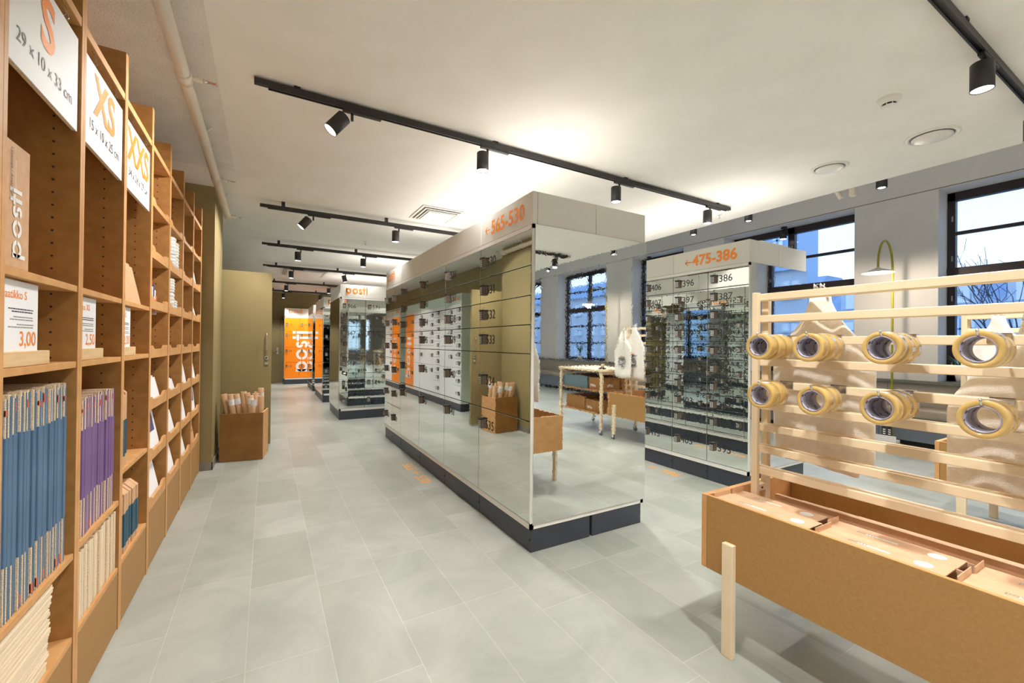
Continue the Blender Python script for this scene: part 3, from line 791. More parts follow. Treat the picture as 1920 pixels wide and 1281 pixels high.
# mailers standing in rows
def mailers(n, k, y0, y1, z0, z1, depth, lo, hi, sleeve, label, group, cut=0.0, red=False):
    step = (y1-y0)/n; protos = []
    for i in range(n):
        t = step*random.uniform(.84, .97); zz = z1 + random.uniform(-.012, .006); x1 = SX-.010-random.uniform(0, .008); yy = y0+step*i
        loc = (x1, yy, z0)
        o = empty('cardboard_mailer', loc, label, 'mailer', group)
        b = MB()
        if cut:
            pts = [(0, 0), (0, zz-z0-cut), (-cut, zz-z0), (-depth+cut, zz-z0), (-depth, zz-z0-cut), (-depth, 0)]
            v = [(p, 0, q) for p, q in pts] + [(p, t, q) for p, q in pts]; n6 = 6
            b._add(v, [tuple(range(6)), tuple(reversed(range(6, 12)))] + [(j, 6+j, 6+(j+1) % 6, (j+1) % 6) for j in range(6)], 'kraft')
        else:
            b.box(-depth, 0, 0, t*.46, 0, zz-z0, 'flute'); b.box(-depth+.002, .0005, t*.5, t, .002, zz-z0-random.uniform(.001, .006), sleeve or 'cream_card')
            if red and random.random() < .35: b.box(-.003, .0008, 0, t*.6, zz-z0-.05, zz-z0-.02-random.uniform(0, .02), 'red_tape')
            if red and random.random() < .14: b.box(-.003, .0008, 0, t*.9, .01, .04, 'red_tape')
        b.build('board', o, origin=1)
        if sleeve:
            b = MB(); b.box(-depth-.002, .002, -.0012, t+.0012, lo-z0+random.uniform(-.006, .006), hi-z0+random.uniform(-.006, .006), sleeve, .002); b.build('sleeve', o, origin=1)
a, c = bay(0); mailers(34, 0, a+.004, c-.055, .631, 1.285, .34, .79, 1.165, 'navy', 'blue-sleeved corrugated mailer in the tight row below the 3,00 card', 'blue mailers in the nearest bay', red=True)
a, c = bay(1); mailers(19, 1, a+.004, c-.055, .646, 1.215, .30, .80, 1.08, 'purple', 'purple-sleeved corrugated mailer in the row below the 2,50 card', 'purple mailers in the second bay', red=True)
mailers(15, 1, a+.004, c-.006, .311, .60, .28, 0, 0, None, 'plain corrugated mailer standing on the bottom shelf under the purple ones', 'plain mailers on the bottom shelf')
a, c = bay(2); mailers(4, 2, a+.004, a+.13, .784, 1.20, .26, .84, 1.03, 'teal', 'kraft envelope with a teal band, on the shelf below the 2,00 card', 'teal banded envelopes, upper shelf', cut=.035)
mailers(9, 2, a+.006, a+.37, .321, .66, .26, .36, .53, 'teal', 'kraft envelope with a teal band, on the bottom shelf of the third bay', 'teal banded envelopes, bottom shelf', cut=.035)
# flat cartons stacked on the bottom shelf of the nearest bay
a, c = bay(0); z = .311
for i in range(30):
    t = .0072; dx = random.uniform(0, .006); e_ = c - .19 + .0012*i + random.choice([0, 0, 0, -.015, -.03])*random.random()
    o = MB().box(SX-.36, SX-.008-dx, a+.006, e_, z, z+t, 'cream_card', .0).build('flat_carton'); tag(o, 'flattened corrugated carton in the low stack on the nearest bay\'s bottom shelf', 'flat carton', 'stack of flattened cartons')
    z += t + .0022
# leaflets, bubble rolls and other goods in the far bays
names = {3: 'fourth', 4: 'fifth', 5: 'sixth', 6: 'last'}
def leaning(k, z, w, h, what, colour='paper', y=.03, tilt=24, extra=None):
    a, c = bay(k)
    o = empty('leaflet_pack', (SX-.10, a+y, z+.001), what, 'leaflet pack')
    g = MB()
    # sheets standing across the shelf, leaning against the back
    ang = math.radians(4 + tilt*.2); m = Matrix.Rotation(-ang, 4, 'Y')
    wd = w or .40
    g.box(-.016, 0, 0, wd, 0, h/math.cos(ang), colour, .001, mtx=Matrix.Translation((.068, 0, 0)) @ m)
    g.box(-.005, 0, .012, wd+.012, 0, h/math.cos(ang)*.93, colour, .001, mtx=Matrix.Translation((.076, 0, 0)) @ m)
    g.build('sheets', o, origin=1)
    if extra:
        g2 = MB(); g2.box(0, .0006, wd*.35, wd*.9, h*.45, h*.98, extra, mtx=Matrix.Translation((.0765, 0, 0)) @ m); g2.build('printed_patch', o, origin=1)
leaning(3, .387, 0, .30, 'large white leaflet pack leaning in the fourth bay, lowest shelf', tilt=38)
leaning(3, .70, 0, .28, 'white and violet printed leaflet pack in the fourth bay, second shelf up', tilt=34, extra='violet')
leaning(3, 1.03, 0, .17, 'white envelope pack in the fourth bay, third shelf up', tilt=44)
leaning(4, .387, 0, .26, 'white leaflet pack leaning in the fifth bay, lowest shelf', tilt=38)
leaning(4, .70, 0, .19, 'white envelope pack in the fifth bay, second shelf up', tilt=44)
leaning(4, 1.03, 0, .11, 'low white envelope pack in the fifth bay, third shelf up', tilt=55)
leaning(5, .387, 0, .19, 'white leaflet pack leaning in the sixth bay, lowest shelf', tilt=42)
leaning(5, .70, 0, .23, 'white envelope pack in the sixth bay, second shelf up', tilt=30)
leaning(5, 1.03, 0, .22, 'white envelope pack in the sixth bay, third shelf up', tilt=30)
leaning(6, .387, 0, .24, 'kraft and black mailer pack in the last bay, lowest shelf', 'kraft', tilt=30, extra='black_ink')
leaning(6, .70, 0, .27, 'white booklets standing in the last bay, second shelf up', tilt=8, extra='violet')
leaning(6, 1.03, 0, .27, 'white leaflet pack in the last bay, third shelf up', tilt=26)
leaning(6, 1.675, 0, .20, 'white envelope pack in the last bay below the second topmost shelf', tilt=42)
leaning(6, 2.00, 0, .24, 'white envelope pack in the last bay just below its top shelf', tilt=26)
leaning(2, 1.656, 0, .24, 'pale pink padded envelope leaning below the XXS sign', 'kraft', tilt=38)
a, c = bay(3)
o = empty('bagged_goods', (SX-.085, a+.16, 1.676), 'clear bags of colourful goods leaning in the fourth bay above eye level', 'bagged goods')
g = MB(); rr = random.Random(3)
for i in range(5):
    g.box(-.05, .06, .03*i, .03*i+.012, 0, .15-.02*abs(i-1), ['bubble', 'violet', 'bubble', 'red_tape', 'bubble'][i], .004, mtx=Matrix.Rotation(math.radians(-6*i), 4, 'X'))
g.build('bags', o, origin=1)
def bubble(k, z, yy, h, what, lean=0):
    a, c = bay(k)
    o = MB(); n = 24; pr = []
    for i in range(25):
        t = i/24; r = .056*(1+.05*math.sin(t*31)) * (1 if .04 < t < .96 else .86); pr.append((r, z+h*t))
    o.lathe([(.001, z)] + pr + [(.001, z+h)], 'bubble', origin=(SX-.066, a+yy, 0), n=20)
    ob = o.build('bubble_wrap_roll'); tag(ob, what, 'bubble wrap', 'bubble wrap rolls')
for (yy, h, zz, wd) in ((.28, .13, 2.001, 'lower left'), (.41, .13, 2.001, 'lower right'), (.28, .14, 2.133, 'upper left'), (.41, .12, 2.133, 'upper right')):
    bubble(4, zz, yy, h, 'white bubble wrap roll in the fifth bay, %s of the upper four' % wd)
for (yy, h, zz, wd) in ((.24, .15, 1.676, 'bottom'), (.245, .11, 1.828, 'top'), (.37, .10, 1.676, 'short right-hand')):
    bubble(4, zz, yy, h, 'white bubble wrap roll in the fifth bay, %s of the lower three' % wd)

# ================================================================== PAPER BIN
BR = math.radians(-8)
root = empty('paper_bin', (-.475, 6.125, 0), 'brown fibreboard bin standing by the olive pillar, full of paper rolls', 'bin', rz=BR)
bw, bd, bh = .452, .42, .575
b = MB(); b.box(0, bw, 0, .016, .004, bh, 'bin', .001); b.build('front_panel', root, origin=1)
b = MB(); b.box(0, bw, bd-.016, bd, .004, bh, 'bin', .001); b.build('back_panel', root, origin=1)
for x in (0, bw-.016):
    b = MB(); b.box(x, x+.016, .017, bd-.017, .004, bh, 'mdf_edge' if x else 'bin', .001); b.build('side_panel', root, origin=1)
b = MB(); b.box(.016, bw-.016, .017, bd-.017, .004, .02, 'bin'); b.build('bottom_panel', root, origin=1)
rolls = [(.012, .12, .16, -.10, .80, 0), (.095, .07, .09, -.03, .80, 1), (.15, .09, .11, .13, .80, 1), (.20, .25, .02, -.10, .81, 0), (.26, .10, .18, -.14, .81, 0),
         (.30, .08, .03, -.13, .78, 1), (.335, .20, .05, -.13, .79, 0), (.34, .30, .02, .0, .80, 0), (.34, .07, -.06, -.06, .72, 1), (.39, .24, -.02, .02, .85, 1), (.415, .09, -.01, .0, .77, 0)]
q = Matrix.Translation((-.475, 6.125, 0)) @ Matrix.Rotation(BR, 4, 'Z')
desc = ['leftmost, leaning against the pillar', 'second from the left, white label', 'third from the left, white label, leaning right', 'behind, fourth from the left', 'tall bare one left of centre', 'leaning left with a white label at centre', 'thin one behind the centre', 'half hidden at the back right', 'short one with open end, white label', 'tallest, right back, with white label', 'rightmost, open end showing']
for i, (x, y, lx, ly, h, lab) in enumerate(rolls):
    p1 = q @ Vector((x, y, h)); p0 = q @ Vector((min(max(x + lx*.9, .05), bw-.05), min(max(y+ly*.2+.05, .06), bd-.06), .028))
    p1 = q @ Vector((x, y, h)); r = .034
    root = empty('paper_roll', p0, 'roll of brown wrapping paper in the bin: ' + desc[i], 'paper roll', 'wrapping paper rolls in the bin')
    d = (p1-p0).normalized()
    b = MB(); b.cyl(p0, p1, r, 'roll', 20, (True, False)); qq = d.to_track_quat('Z', 'Y').to_matrix()
    ring = lambda rr: [p1 + qq @ Vector((rr*math.cos(2*PI*j/20), rr*math.sin(2*PI*j/20), 0)) for j in range(20)]
    A, B = ring(r), ring(.012); b._add(A+B, [(j, (j+1) % 20, 20+(j+1) % 20, 20+j) for j in range(20)], 'kraft')
    Bd = [v - d*.03 for v in B]; b._add(B+Bd, [(j, (j+1) % 20, 20+(j+1) % 20, 20+j) for j in range(20)] + [tuple(range(20, 40))], 'roll_in')
    b.build('paper', root)
    if lab:
        L = (p1-p0).length; t = {1: .83, 2: .84, 5: .86, 8: .90, 9: .84}[i]; c0 = p0 + d*L*t
        b = MB(); b.cyl(c0, c0 + d*.075, r+.0008, 'paper', 20, (False, False)); b.build('label', root)

# ================================================================== DISPLAY RACKS
LEGW = .053
def rack(x0, yfar, label):
    """fibreboard trough on cream legs with a two-sided ladder of cream rails standing in it"""
    L = 1.34; y1 = yfar; y0 = y1 - L; x1 = x0 + .78
    root = empty('display_rack', ((x0+x1)/2, (y0+y1)/2, 0), label, 'display rack', 'wooden display racks')
    for (xa, xb) in ((x0, x0+.018), (x1-.018, x1)):
        b = MB(); b.box(xa, xb, y0+.03, y1-.03, .352, .71, 'mdf_front', .001); b.box(xa+.001, xb-.001, y0+.03, y1-.03, .709, .7106, 'mdf_edge'); b.build('side_board', root)
    for (ya, yb) in ((y0, y0+.028), (y1-.028, y1)):
        b = MB(); b.box(x0, x1, ya, yb, .352, .7108, 'mdf_edge' , .0015); b.build('end_board', root)
    b = MB(); b.box(x0+.02, x1-.02, y0+.03, y1-.03, .36, .376, 'mdf_front'); b.build('bottom_board', root)
    for xa in (x0-.031, x1+.001):
        b = MB(); b.box(xa, xa+.030, y1-.183, y1-.183+LEGW, 0, .524, 'cream', .003, seg=2); b.build('leg', root)
        b = MB(); b.box(xa, xa+.030, y0+.13, y0+.13+LEGW, .085, .524, 'cream', .003, seg=2); lg = b.build('leg', root)
        b = MB(); yc = y0+.13+LEGW/2; xc = xa+.015
        b.lathe([(.001, -.011), (.030, -.011), (.036, -.006), (.036, .006), (.030, .011), (.001, .011)], 'rubber', 'X', (xc, yc-.02, .036), 20)
        b.box(xc-.018, xc-.013, yc-.03, yc+.01, .03, .082, 'chrome', .002); b.box(xc+.013, xc+.018, yc-.03, yc+.01, .03, .082, 'chrome', .002); b.box(xc-.02, xc+.02, yc-.03, yc+.02, .078, .086, 'chrome', .002)
        b.build('castor', lg)
    # posts
    for (ya) in (y1-.108, y0+.075):
        for (xa, xb) in ((x0+.29, x0+.313), (x0+.38, x0+.414)):
            b = MB(); b.box(xa, xb, ya, ya+.033, .377, 1.727, 'cream', .003, seg=2); b.build('post', root)
        b = MB(); b.box(x0+.313, x0+.38, ya+.002, ya+.03, .70, .735, 'cream', .002); b.cyl((x0+.34, ya+.002, .717), (x0+.34, ya-.001, .717), .005, 'gap', 10); b.build('spacer_block', root)
    for k in range(9):
        z = 1.7215 - .1118*k
        for (xa, xb) in ((x0+.314, x0+.334), (x0+.358, x0+.378)):
            b = MB(); b.box(xa, xb, y0+.077, y1-.078, z-.036, z, 'cream', .003, seg=2); b.build('rail', root)
    return root
rackA = rack(1.90, 1.38, 'cream and brown display rack nearest the camera, hung with rolls of clear tape')
rackB = rack(4.63, 1.27, 'second cream and brown display rack nearer the windows, hung with printed cotton bags')
# pegs and tape rolls
def tape_proto():
    Ro, Ri, Wd = .0605, .0435, .060
    b = MB(); b.lathe([(Ri, 0), (Ro-.0015, 0), (Ro, .0015), (Ro, Wd-.0015), (Ro-.0015, Wd), (Ri, Wd)], 'tape', 'X', (0, 0, 0), 48, closed=True)
    t = b.mesh('tape')
    b = MB(); b.lathe([(Ri-.004, -.0008), (Ri-.0002, -.0008), (Ri-.0002, Wd+.0008), (Ri-.004, Wd+.0008)], 'tape_core', 'X', (0, 0, 0), 48, closed=True)
    c = b.mesh('core')
    b = MB(); b.box(.008, .047, -.022, .022, Ro-.006, Ro-.0035, 'paper'); 
    # a small paper label curved over the roll
    lab = MB(); n = 8
    v = []; 
    for i in range(n+1):
        a = math.radians(70 + 40*i/n); v += [(.006, (Ro+.0006)*math.cos(a), (Ro+.0006)*math.sin(a)), (.049, (Ro+.0006)*math.cos(a), (Ro+.0006)*math.sin(a))]
    lab._add(v, [(2*i, 2*i+1, 2*i+3, 2*i+2) for i in range(n)], 'paper', True)
    return t, c, lab.mesh('label')
tm, cm, lm = tape_proto()
ordn = ['first', 'second', 'third', 'fourth', 'fifth']
rowsA = [(1.4985, 1.4545, [(1.147, 3), (.94, 3), (.69, 3), (.442, 2), (.19, 2)], 'upper'), (1.275, 1.231, [(1.14, 2), (.922, 2), (.696, 3), (.434, 2), (.19, 3)], 'lower')]
for (zr, zc, pegs, rn) in rowsA:
    for pi, (y, cnt) in enumerate(pegs):
        b = MB()
        b.tube([(2.214, y, zr-.006), (2.0, y, zr-.006), (1.978, y, zr-.006), (1.972, y, zr+.004), (1.970, y, zr+.016)], .0042, 'chrome', 10)
        b.box(2.205, 2.214, y-.03, y+.03, zr-.03, zr+.006, 'chrome', .001); b.box(2.205, 2.24, y-.03, y+.03, zr+.003, zr+.006, 'chrome')
        b.build('peg', rackA)
        for j in range(cnt):
            x = 1.982 + .063*j
            pos = ['front roll', 'second roll', 'third roll'][j]
            r = empty('tape_roll', (x, y+random.uniform(-.002, .002), zc-.0065+random.uniform(-.002, .001)), 'clear packing tape, %s on the %s peg from the left, %s row' % (pos, ordn[pi], rn), 'tape roll', 'rolls of clear packing tape')
            inst('tape', tm, r, (0, 0, 0)); inst('core', cm, r, (0, 0, 0))
            if (pi + j) % 2 == 0: inst('label', lm, r, (0, 0, 0))
# cartons in the trough
def carton(x0, x1, y0, y1, z0, z1, label, logo=True, opened=True):
    root = empty('carton', ((x0+x1)/2, (y0+y1)/2, z0), label, 'carton', 'cartons in the rack trough')
    t = .004; b = MB()
    b.box(x0, x1, y0+.02, y1, z1-t, z1, 'carton', .001); b.box(x0, x1, y0+.0, y1, z0, z0+t, 'carton'); b.box(x0, x0+t, y0, y1, z0+t, z1-t, 'carton'); b.box(x1-t, x1, y0, y1, z0+t, z1-t, 'carton')
    b.box(x0+t, x1-t, y1-t, y1, z0+t, z1-t, 'carton'); b.box(x0+t, x1-t, y0+.05, y0+.054, z0+t, z1-t, 'carton_in')
    b.build('box', root)
    if opened:
        f = MB(); f.box(x0+.003, x1-.003, y1-.002, y1+.001, z1-.012, z1+.022, 'carton', mtx=None); f.build('flap', root)
    if logo:
        b = MB(); b.lathe([(.001, 0), (.026, 0)], 'white_ink', 'Z', ((x0+x1)/2, y0+.085, z1+.0006), 24); b.build('round_print', root)
        inst('printed_words', text_mesh('posti', .03, 'grey_ink', .01, upright=False), root, (-.01, (y1-y0)/2-.09, z1-z0+.0006), -PI/2)
        b = MB(); b.box((x0+x1)/2-.012, (x0+x1)/2+.0, y1-.22, y1-.12, z1, z1+.0005, 'white_ink'); b.build('printed_line', root)
pos = [(1.93, 2.068, .90, 1.335, .696, 'against the outer board at the far end'), (2.078, 2.178, .925, 1.335, .692, 'behind the first one, at the far end'),
       (1.93, 2.066, .49, .885, .694, 'against the outer board at the middle'), (2.076, 2.178, .49, .905, .690, 'behind the outer one, at the middle'),
       (1.93, 2.066, .08, .475, .694, 'against the outer board at the near end'), (2.076, 2.178, .08, .47, .690, 'behind the outer one, at the near end')]
for (x0, x1, y0, y1, z1, d) in pos: carton(x0, x1, y0, y1, .3765, z1, 'open-ended carton in the near trough, ' + d)
for i in range(4):
    x = 2.335 + .027*i; ys = 1.26 - .11*i
    o = MB().box(x, x+.024, .10, ys, .377, .672-.007*i, 'carton', .001).build('folded_carton'); tag(o, 'folded carton standing behind the rails in the near rack trough', 'folded carton', 'folded cartons behind the rails')

# cotton bags --------------------------------------------------------
def bag(x, yc, ztop, zbody, zbot, w, th, label, side=1, seed=0, pr=False, rail=None):
    rr = random.Random(seed)
    root = empty('cotton_bag', (x, yc, zbot), label, 'bag', 'cotton bags on the racks')
    n, m = 56, 30; v = []; f = []
    ph = [rr.uniform(0, 6.28) for _ in range(5)]
    for i in range(m+1):
        t = i/m; z = zbot + (ztop-zbot)*t
        s = min(1.0, max(0.0, (z-zbody)/(ztop-zbody))); s = s*s*(3-2*s)
        hw = (w/2)*(1-s) + .035*s; ht = (th/2)*(1-.2*s) + .002
        if t < .06: hw *= .93 + .07*t/.06; ht *= .25+.75*t/.06
        fold = .006 + .015*s
        for j in range(n):
            a = 2*PI*j/n; ca, sa = math.cos(a), math.sin(a)
            px = hw*abs(ca)**.45*(1 if ca > 0 else -1); py = ht*abs(sa)**.8*(1 if sa > 0 else -1)
            wob = fold*(math.sin(7*px/w*2+ph[0]+3*t)+.6*math.sin(17*px/w+ph[1]-2*t)) + .006*math.sin(9*t+ph[2]+px*12)
            v.append((side*(th*.55+py+wob*(.4+abs(sa)*.6)), px, z-zbot + .01*math.sin(px*14+ph[3])*(1-t)))
    for i in range(m):
        for j in range(n): f.append((i*n+j, i*n+(j+1) % n, (i+1)*n+(j+1) % n, (i+1)*n+j))
    f.append(tuple(reversed(range(n)))); f.append(tuple(m*n+j for j in range(n)))
    b = MB(); b._add(v, f, 'cloth', True); b.build('bag_body', root, origin=1)
    b = MB(); H = ztop-zbot
    for dy in (-.012, .016):
        b.tube([(side*th*.5, dy-.02, H-.02), (side*th*.45, dy-.01, H+.035), (side*.004, dy, H+.055), (side*th*.55, dy+.01, H+.03), (side*th*.6, dy+.02, H-.02)], .006, 'cloth', 8)
    b.build('handle', root, origin=1)
    if pr:
        b = MB(); pw, phh = w*.40, w*.46; zb = (zbody-zbot)*.42; xf = side*(th*1.05+.012)
        b.box(min(xf, xf+side*.001), max(xf, xf+side*.001), -pw/2, pw/2, zb, zb+phh, 'grey_ink')
        for j in range(26):
            L = rr.uniform(.15, .6)*pw; y0 = rr.uniform(-pw/2, pw/2-L); z0 = zb + (phh-.012)*rr.random(); hh = rr.uniform(.003, .011)
            x2 = xf+side*(.0012+.00002*j)
            b.box(min(xf, x2), max(xf, x2), y0, y0+L, z0, z0+hh, rr.choice(['black_ink', 'black_ink', 'black_ink', 'paper']))
        b.box(min(xf, xf+side*.002), max(xf, xf+side*.002), -pw*.1, pw*.22, zb+phh*1.04, zb+phh*1.12, 'orange_ink')
        b.build('print', root, origin=1)
    # hook over the rail
    b = MB(); b.tube([(-side*.015, 0, H+.02), (-side*.01, 0, H+.055), (side*.03, 0, H+.055), (side*.06, 0, H+.045), (side*.064, 0, H+.065)], .003, 'chrome', 8); b.build('hook', root, origin=1)
bag(2.325, 1.06, 1.70, 1.36, .90, .44, .05, 'plain cotton bag hanging behind the tape rolls, gathered at the top rail', 1, 1)
bag(2.42, 1.10, 1.60, 1.22, .84, .36, .04, 'second cotton bag hanging behind the plain one, slightly lower', 1, 2)
bag(2.325, .38, 1.55, 1.20, .88, .46, .05, 'cotton bag hanging at the right edge of the view behind the tape rolls', 1, 4)
bag(4.905, .98, 1.70, 1.36, .92, .34, .045, 'cotton bag with black and white print, at the left end of the second rack', -1, 5, True)
bag(4.905, .24, 1.72, 1.38, .92, .40, .05, 'printed cotton bag at the near end of the second rack', -1, 6, True)
bag(4.80, .10, 1.66, 1.34, .94, .34, .04, 'white cotton bag hanging before the printed one on the second rack', -1, 8, True)

# ================================================================== TROLLEY TABLE (seen in the mirror sheet)
tx0, tx1, ty0, ty1 = 4.63, 5.44, -1.33, -.22
root = empty('trolley_table', ((tx0+tx1)/2, (ty0+ty1)/2, 0), 'cream packing trolley with two brown shelves on castors, seen in the mirror sheet', 'trolley')
MB().box(tx0-.02, tx1+.02, ty0-.02, ty1+.02, 1.015, 1.05, 'cream', .004).build('table_top', root)
for x in (tx0, tx1-.04):
    for y in (ty0, ty1-.04):
        lg = MB().box(x, x+.04, y, y+.04, .085, 1.014, 'cream', .003).build('leg', root)
        b = MB(); b.lathe([(.001, -.012), (.034, -.012), (.038, -.006), (.038, .006), (.034, .012), (.001, .012)], 'rubber', 'X', (x+.02, y+.01, .038), 20); b.box(x+.004, x+.008, y-.01, y+.03, .03, .086, 'chrome'); b.box(x+.032, x+.036, y-.01, y+.03, .03, .086, 'chrome'); b.box(x+.002, x+.038, y-.01, y+.04, .080, .086, 'chrome'); b.build('castor', lg)
for z in (.71, .345): MB().box(tx0+.002, tx1-.002, ty0+.041, ty1-.041, z-.02, z, 'mdf', .002).build('shelf', root)
b = MB(); b.box(tx0, tx1, ty0+.041, ty0+.06, .96, 1.012, 'cream'); b.box(tx0, tx1, ty1-.06, ty1-.041, .96, 1.012, 'cream'); b.build('apron', root)
def crate(x0, x1, y0, y1, z0, h, k, label, mark=True):
    root = empty('storage_box', ((x0+x1)/2, (y0+y1)/2, z0), label, 'box', 'boxes on the trolley')
    b = MB(); b.box(x0, x1, y0, y1, z0, z0+h, k, .003); b.box(x0+.006, x1-.006, y0+.006, y1-.006, z0+h-.002, z0+h+.0005, 'carton_in'); b.build('box', root)
    if mark: inst('white_mark', logo_mesh(.03, 'white_ink', rot=0), root, (-(x1-x0)/2-.001, -(y1-y0)/2+.16, .05), -PI/2); inst('white_mark', logo_mesh(.03, 'white_ink'), root, ((x1-x0)/2-.17, (y1-y0)/2+.001, .05), PI)
crate(4.68, 5.10, -.58, -.28, .711, .20, 'bin', 'brown box with a white mark on the trolley\'s upper shelf, near end')
crate(5.13, 5.40, -.60, -.28, .711, .22, 'mdf', 'darker brown box on the trolley\'s upper shelf, beside the marked one', False)
crate(4.68, 5.38, -1.24, -.62, .711, .21, 'slate_box', 'slate blue box on the trolley\'s upper shelf, far end', False)
crate(4.68, 5.14, -.66, -.30, .346, .19, 'bin', 'brown box with a white mark on the trolley\'s lower shelf')
crate(4.70, 5.34, -1.22, -.70, .346, .22, 'bin', 'dark brown box on the trolley\'s lower shelf, far end', False)
root = empty('tape_dispenser', (4.72, -.32, 1.051), 'small dark tape dispenser standing on the trolley top', 'dispenser')
b = MB(); b.box(4.68, 4.80, -.35, -.29, 1.051, 1.075, 'black', .004); b.lathe([(.012, -.012), (.03, -.012), (.03, .012), (.012, .012)], 'cream', 'Y', (4.74, -.32, 1.105), 20, closed=True); b.cyl((4.74, -.345, 1.105), (4.74, -.295, 1.105), .008, 'black', 10); b.box(4.735, 4.745, -.348, -.342, 1.07, 1.11, 'black'); b.build('body', root)

# ================================================================== BENCH, SILL, LAMPS, PLANTS
MB_ = MB()
root = empty('window_bench', (8.4, 2.6, 0), 'long built-in bench under the windows with beige cushions and a stone sill', 'bench')
for i in range(8):
    ya = Y0+.02 + i*3.42; yb = min(ya+3.416, Y1-.1)
    MB().box(8.24, 8.598, ya, yb, .075, .41, 'bench', .002).build('base_panel', root)
    MB().box(8.30, 8.598, ya, yb, .0, .074, 'gap').build('toe_kick', root)
    MB().box(8.555, 8.598, ya, yb, .56, .91, 'rail_panel', .003).build('back_panel', root)
    MB().box(8.50, 8.599, ya, yb, .912, .955, 'sill', .003).build('sill_edge', root)
n_c = 20
for i in range(n_c):
    ya = Y0+.03 + i*1.36; 
    if ya+1.35 > Y1-.1: break
    b = MB(); b.box(8.20, 8.55, ya, ya+1.352, .412, .565, 'cushion', .045, seg=4); o = b.build('cushion')
    near = ['cushion']
    tag(o, 'beige leather seat cushion on the window bench, one of the identical row', 'cushion', 'seat cushions on the window bench')
for i, (a, c) in enumerate(opens):
    if c < Y1: struct(MB().box(XW, XG-.03, a+.002, c-.002, ZS, ZS+.024, 'sill', .002).build('trim_%d' % (i+2)))
# arched floor lamps
def arch_lamp(y, label, reach, head, yaw=0):
    X = 8.12
    root = empty('floor_lamp', (X, y, 0), label, 'floor lamp', 'arched olive floor lamps')
    b = MB(); b.lathe([(.001, 0), (.15, 0), (.15, .012), (.145, .016), (.02, .02), (.001, .02)], 'lamp_green', 'Z', (X, y, 0), 32); b.build('base', root)
    pts = [(X, y, .015), (X, y, 1.2), (X, y, 2.55)]; r = reach/2; ht = 3.02-2.62
    for i in range(1, 17):
        a = PI*i/16; pts.append((X - r + r*math.cos(a), y+yaw*(1-math.cos(a)), 2.62+ht*math.sin(a)))
    xe = X - reach
    pts.append((xe, y+yaw*2, head+.03))
    b = MB(); b.tube(pts, .0145, 'lamp_green', 12); b.build('pole', root)
    ye = y+yaw*2
    b = MB(); b.lathe([(.012, head+.05), (.03, head+.035), (.18, head-.03), (.19, head-.036), (.186, head-.038), (.03, head+.02), (.012, head+.03)], 'plastic', 'Z', (xe, ye, 0), 36, closed=True); b.build('shade', root)
    b = MB(); b.lathe([(.001, head-.045), (.03, head-.035), (.036, head-.012), (.02, head+.012), (.001, head+.02)], 'bulb', 'Z', (xe, ye, 0), 20); b.build('bulb', root)
    ld = bpy.data.lights.new('lamp_glow', 'POINT'); ld.energy = 22; ld.color = (1, .84, .66); ld.shadow_soft_size = .04
    lo = bpy.data.objects.new('lamp_light', ld); C.objects.link(lo); lo.parent = root; lo.location = (xe-X, ye-y, head-.09)
arch_lamp(2.70, 'arched olive-yellow floor lamp with a white shade before the pier at the right', .50, 2.56)
arch_lamp(-3.95, 'arched olive floor lamp seen in the mirror sheet before a window pier', .62, 2.56)
# plants on the sill
def sword_plant(x, y, z, label, n, h, seed):
    rr = random.Random(seed)
    root = empty('potted_plant', (x, y, z), label, 'plant', 'plants on the window sill')
    b = MB(); b.lathe([(.001, z), (.055, z), (.075, z+.13), (.068, z+.13), (.05, z+.02), (.001, z+.02)], 'pot', 'Z', (x, y, 0), 24); b.build('pot', root)
    b = MB()
    for i in range(n):
        a = 2*PI*i/n + rr.uniform(-.2, .2); l = h*rr.uniform(.75, 1.1); sp = rr.uniform(.35, .75)
        dx, dy = math.cos(a), math.sin(a); pts = []; ws = []
        for k in range(7):
            t = k/6; pts.append(Vector((x+dx*l*sp*t*t, y+dy*l*sp*t*t, z+.10+l*(t-.18*t*t)))); ws.append(.02*(1-t)**.6*(.6+.9*t*(1-t)*2) + .0008)
        nrm = Vector((-dy, dx, 0)); v = []
        for p, w_ in zip(pts, ws): v += [p - nrm*w_, p + Vector((dx, dy, 0))*(-w_*.35), p + nrm*w_]
        f = []
        for k in range(6): f += [(3*k, 3*k+1, 3*k+4, 3*k+3), (3*k+1, 3*k+2, 3*k+5, 3*k+4)]
        b._add(v, f, 'leaf', True)
    b.build('leaves', root)
sword_plant(8.78, 2.12, .955, 'green aloe with pointed leaves in a pot on the sill of the right-hand window', 12, .36, 3)
sword_plant(8.78, 4.30, .955, 'potted plant with upright green leaves on the sill behind the cotton bag', 10, .42, 5)
sword_plant(8.78, -5.9, .955, 'leafy green plant on the sill, seen in the mirror sheet', 14, .70, 9)
# brochure rack with black cards near the bench
root = empty('brochure_stand', (7.72, 2.72, 0), 'low white brochure stand with black and blue cards before the bench', 'brochure stand')
b = MB(); b.box(7.66, 7.80, 2.50, 2.98, 0, .14, 'plastic', .004); b.box(7.66, 7.67, 2.50, 2.98, .14, .20, 'plastic'); b.build('tray', root)
for i, (y, h) in enumerate([(2.90, .30), (2.82, .34), (2.76, .30), (2.62, .38), (2.56, .36)]):
    o = empty('brochure', (7.70, y, .141), 'black printed brochure in the low stand, %s from the left' % ordn[i], 'brochure', 'brochures in the low stand')
    MB().box(7.70, 7.706, y, y+.055, .141, .141+h*.7, 'black_ink').build('card', o)
    b = MB()
    for k in range(4): b.box(7.6992, 7.70, y+.012, y+.042, .18+.03*k, .195+.03*k, 'white_ink')
    b.build('printed_words', o)

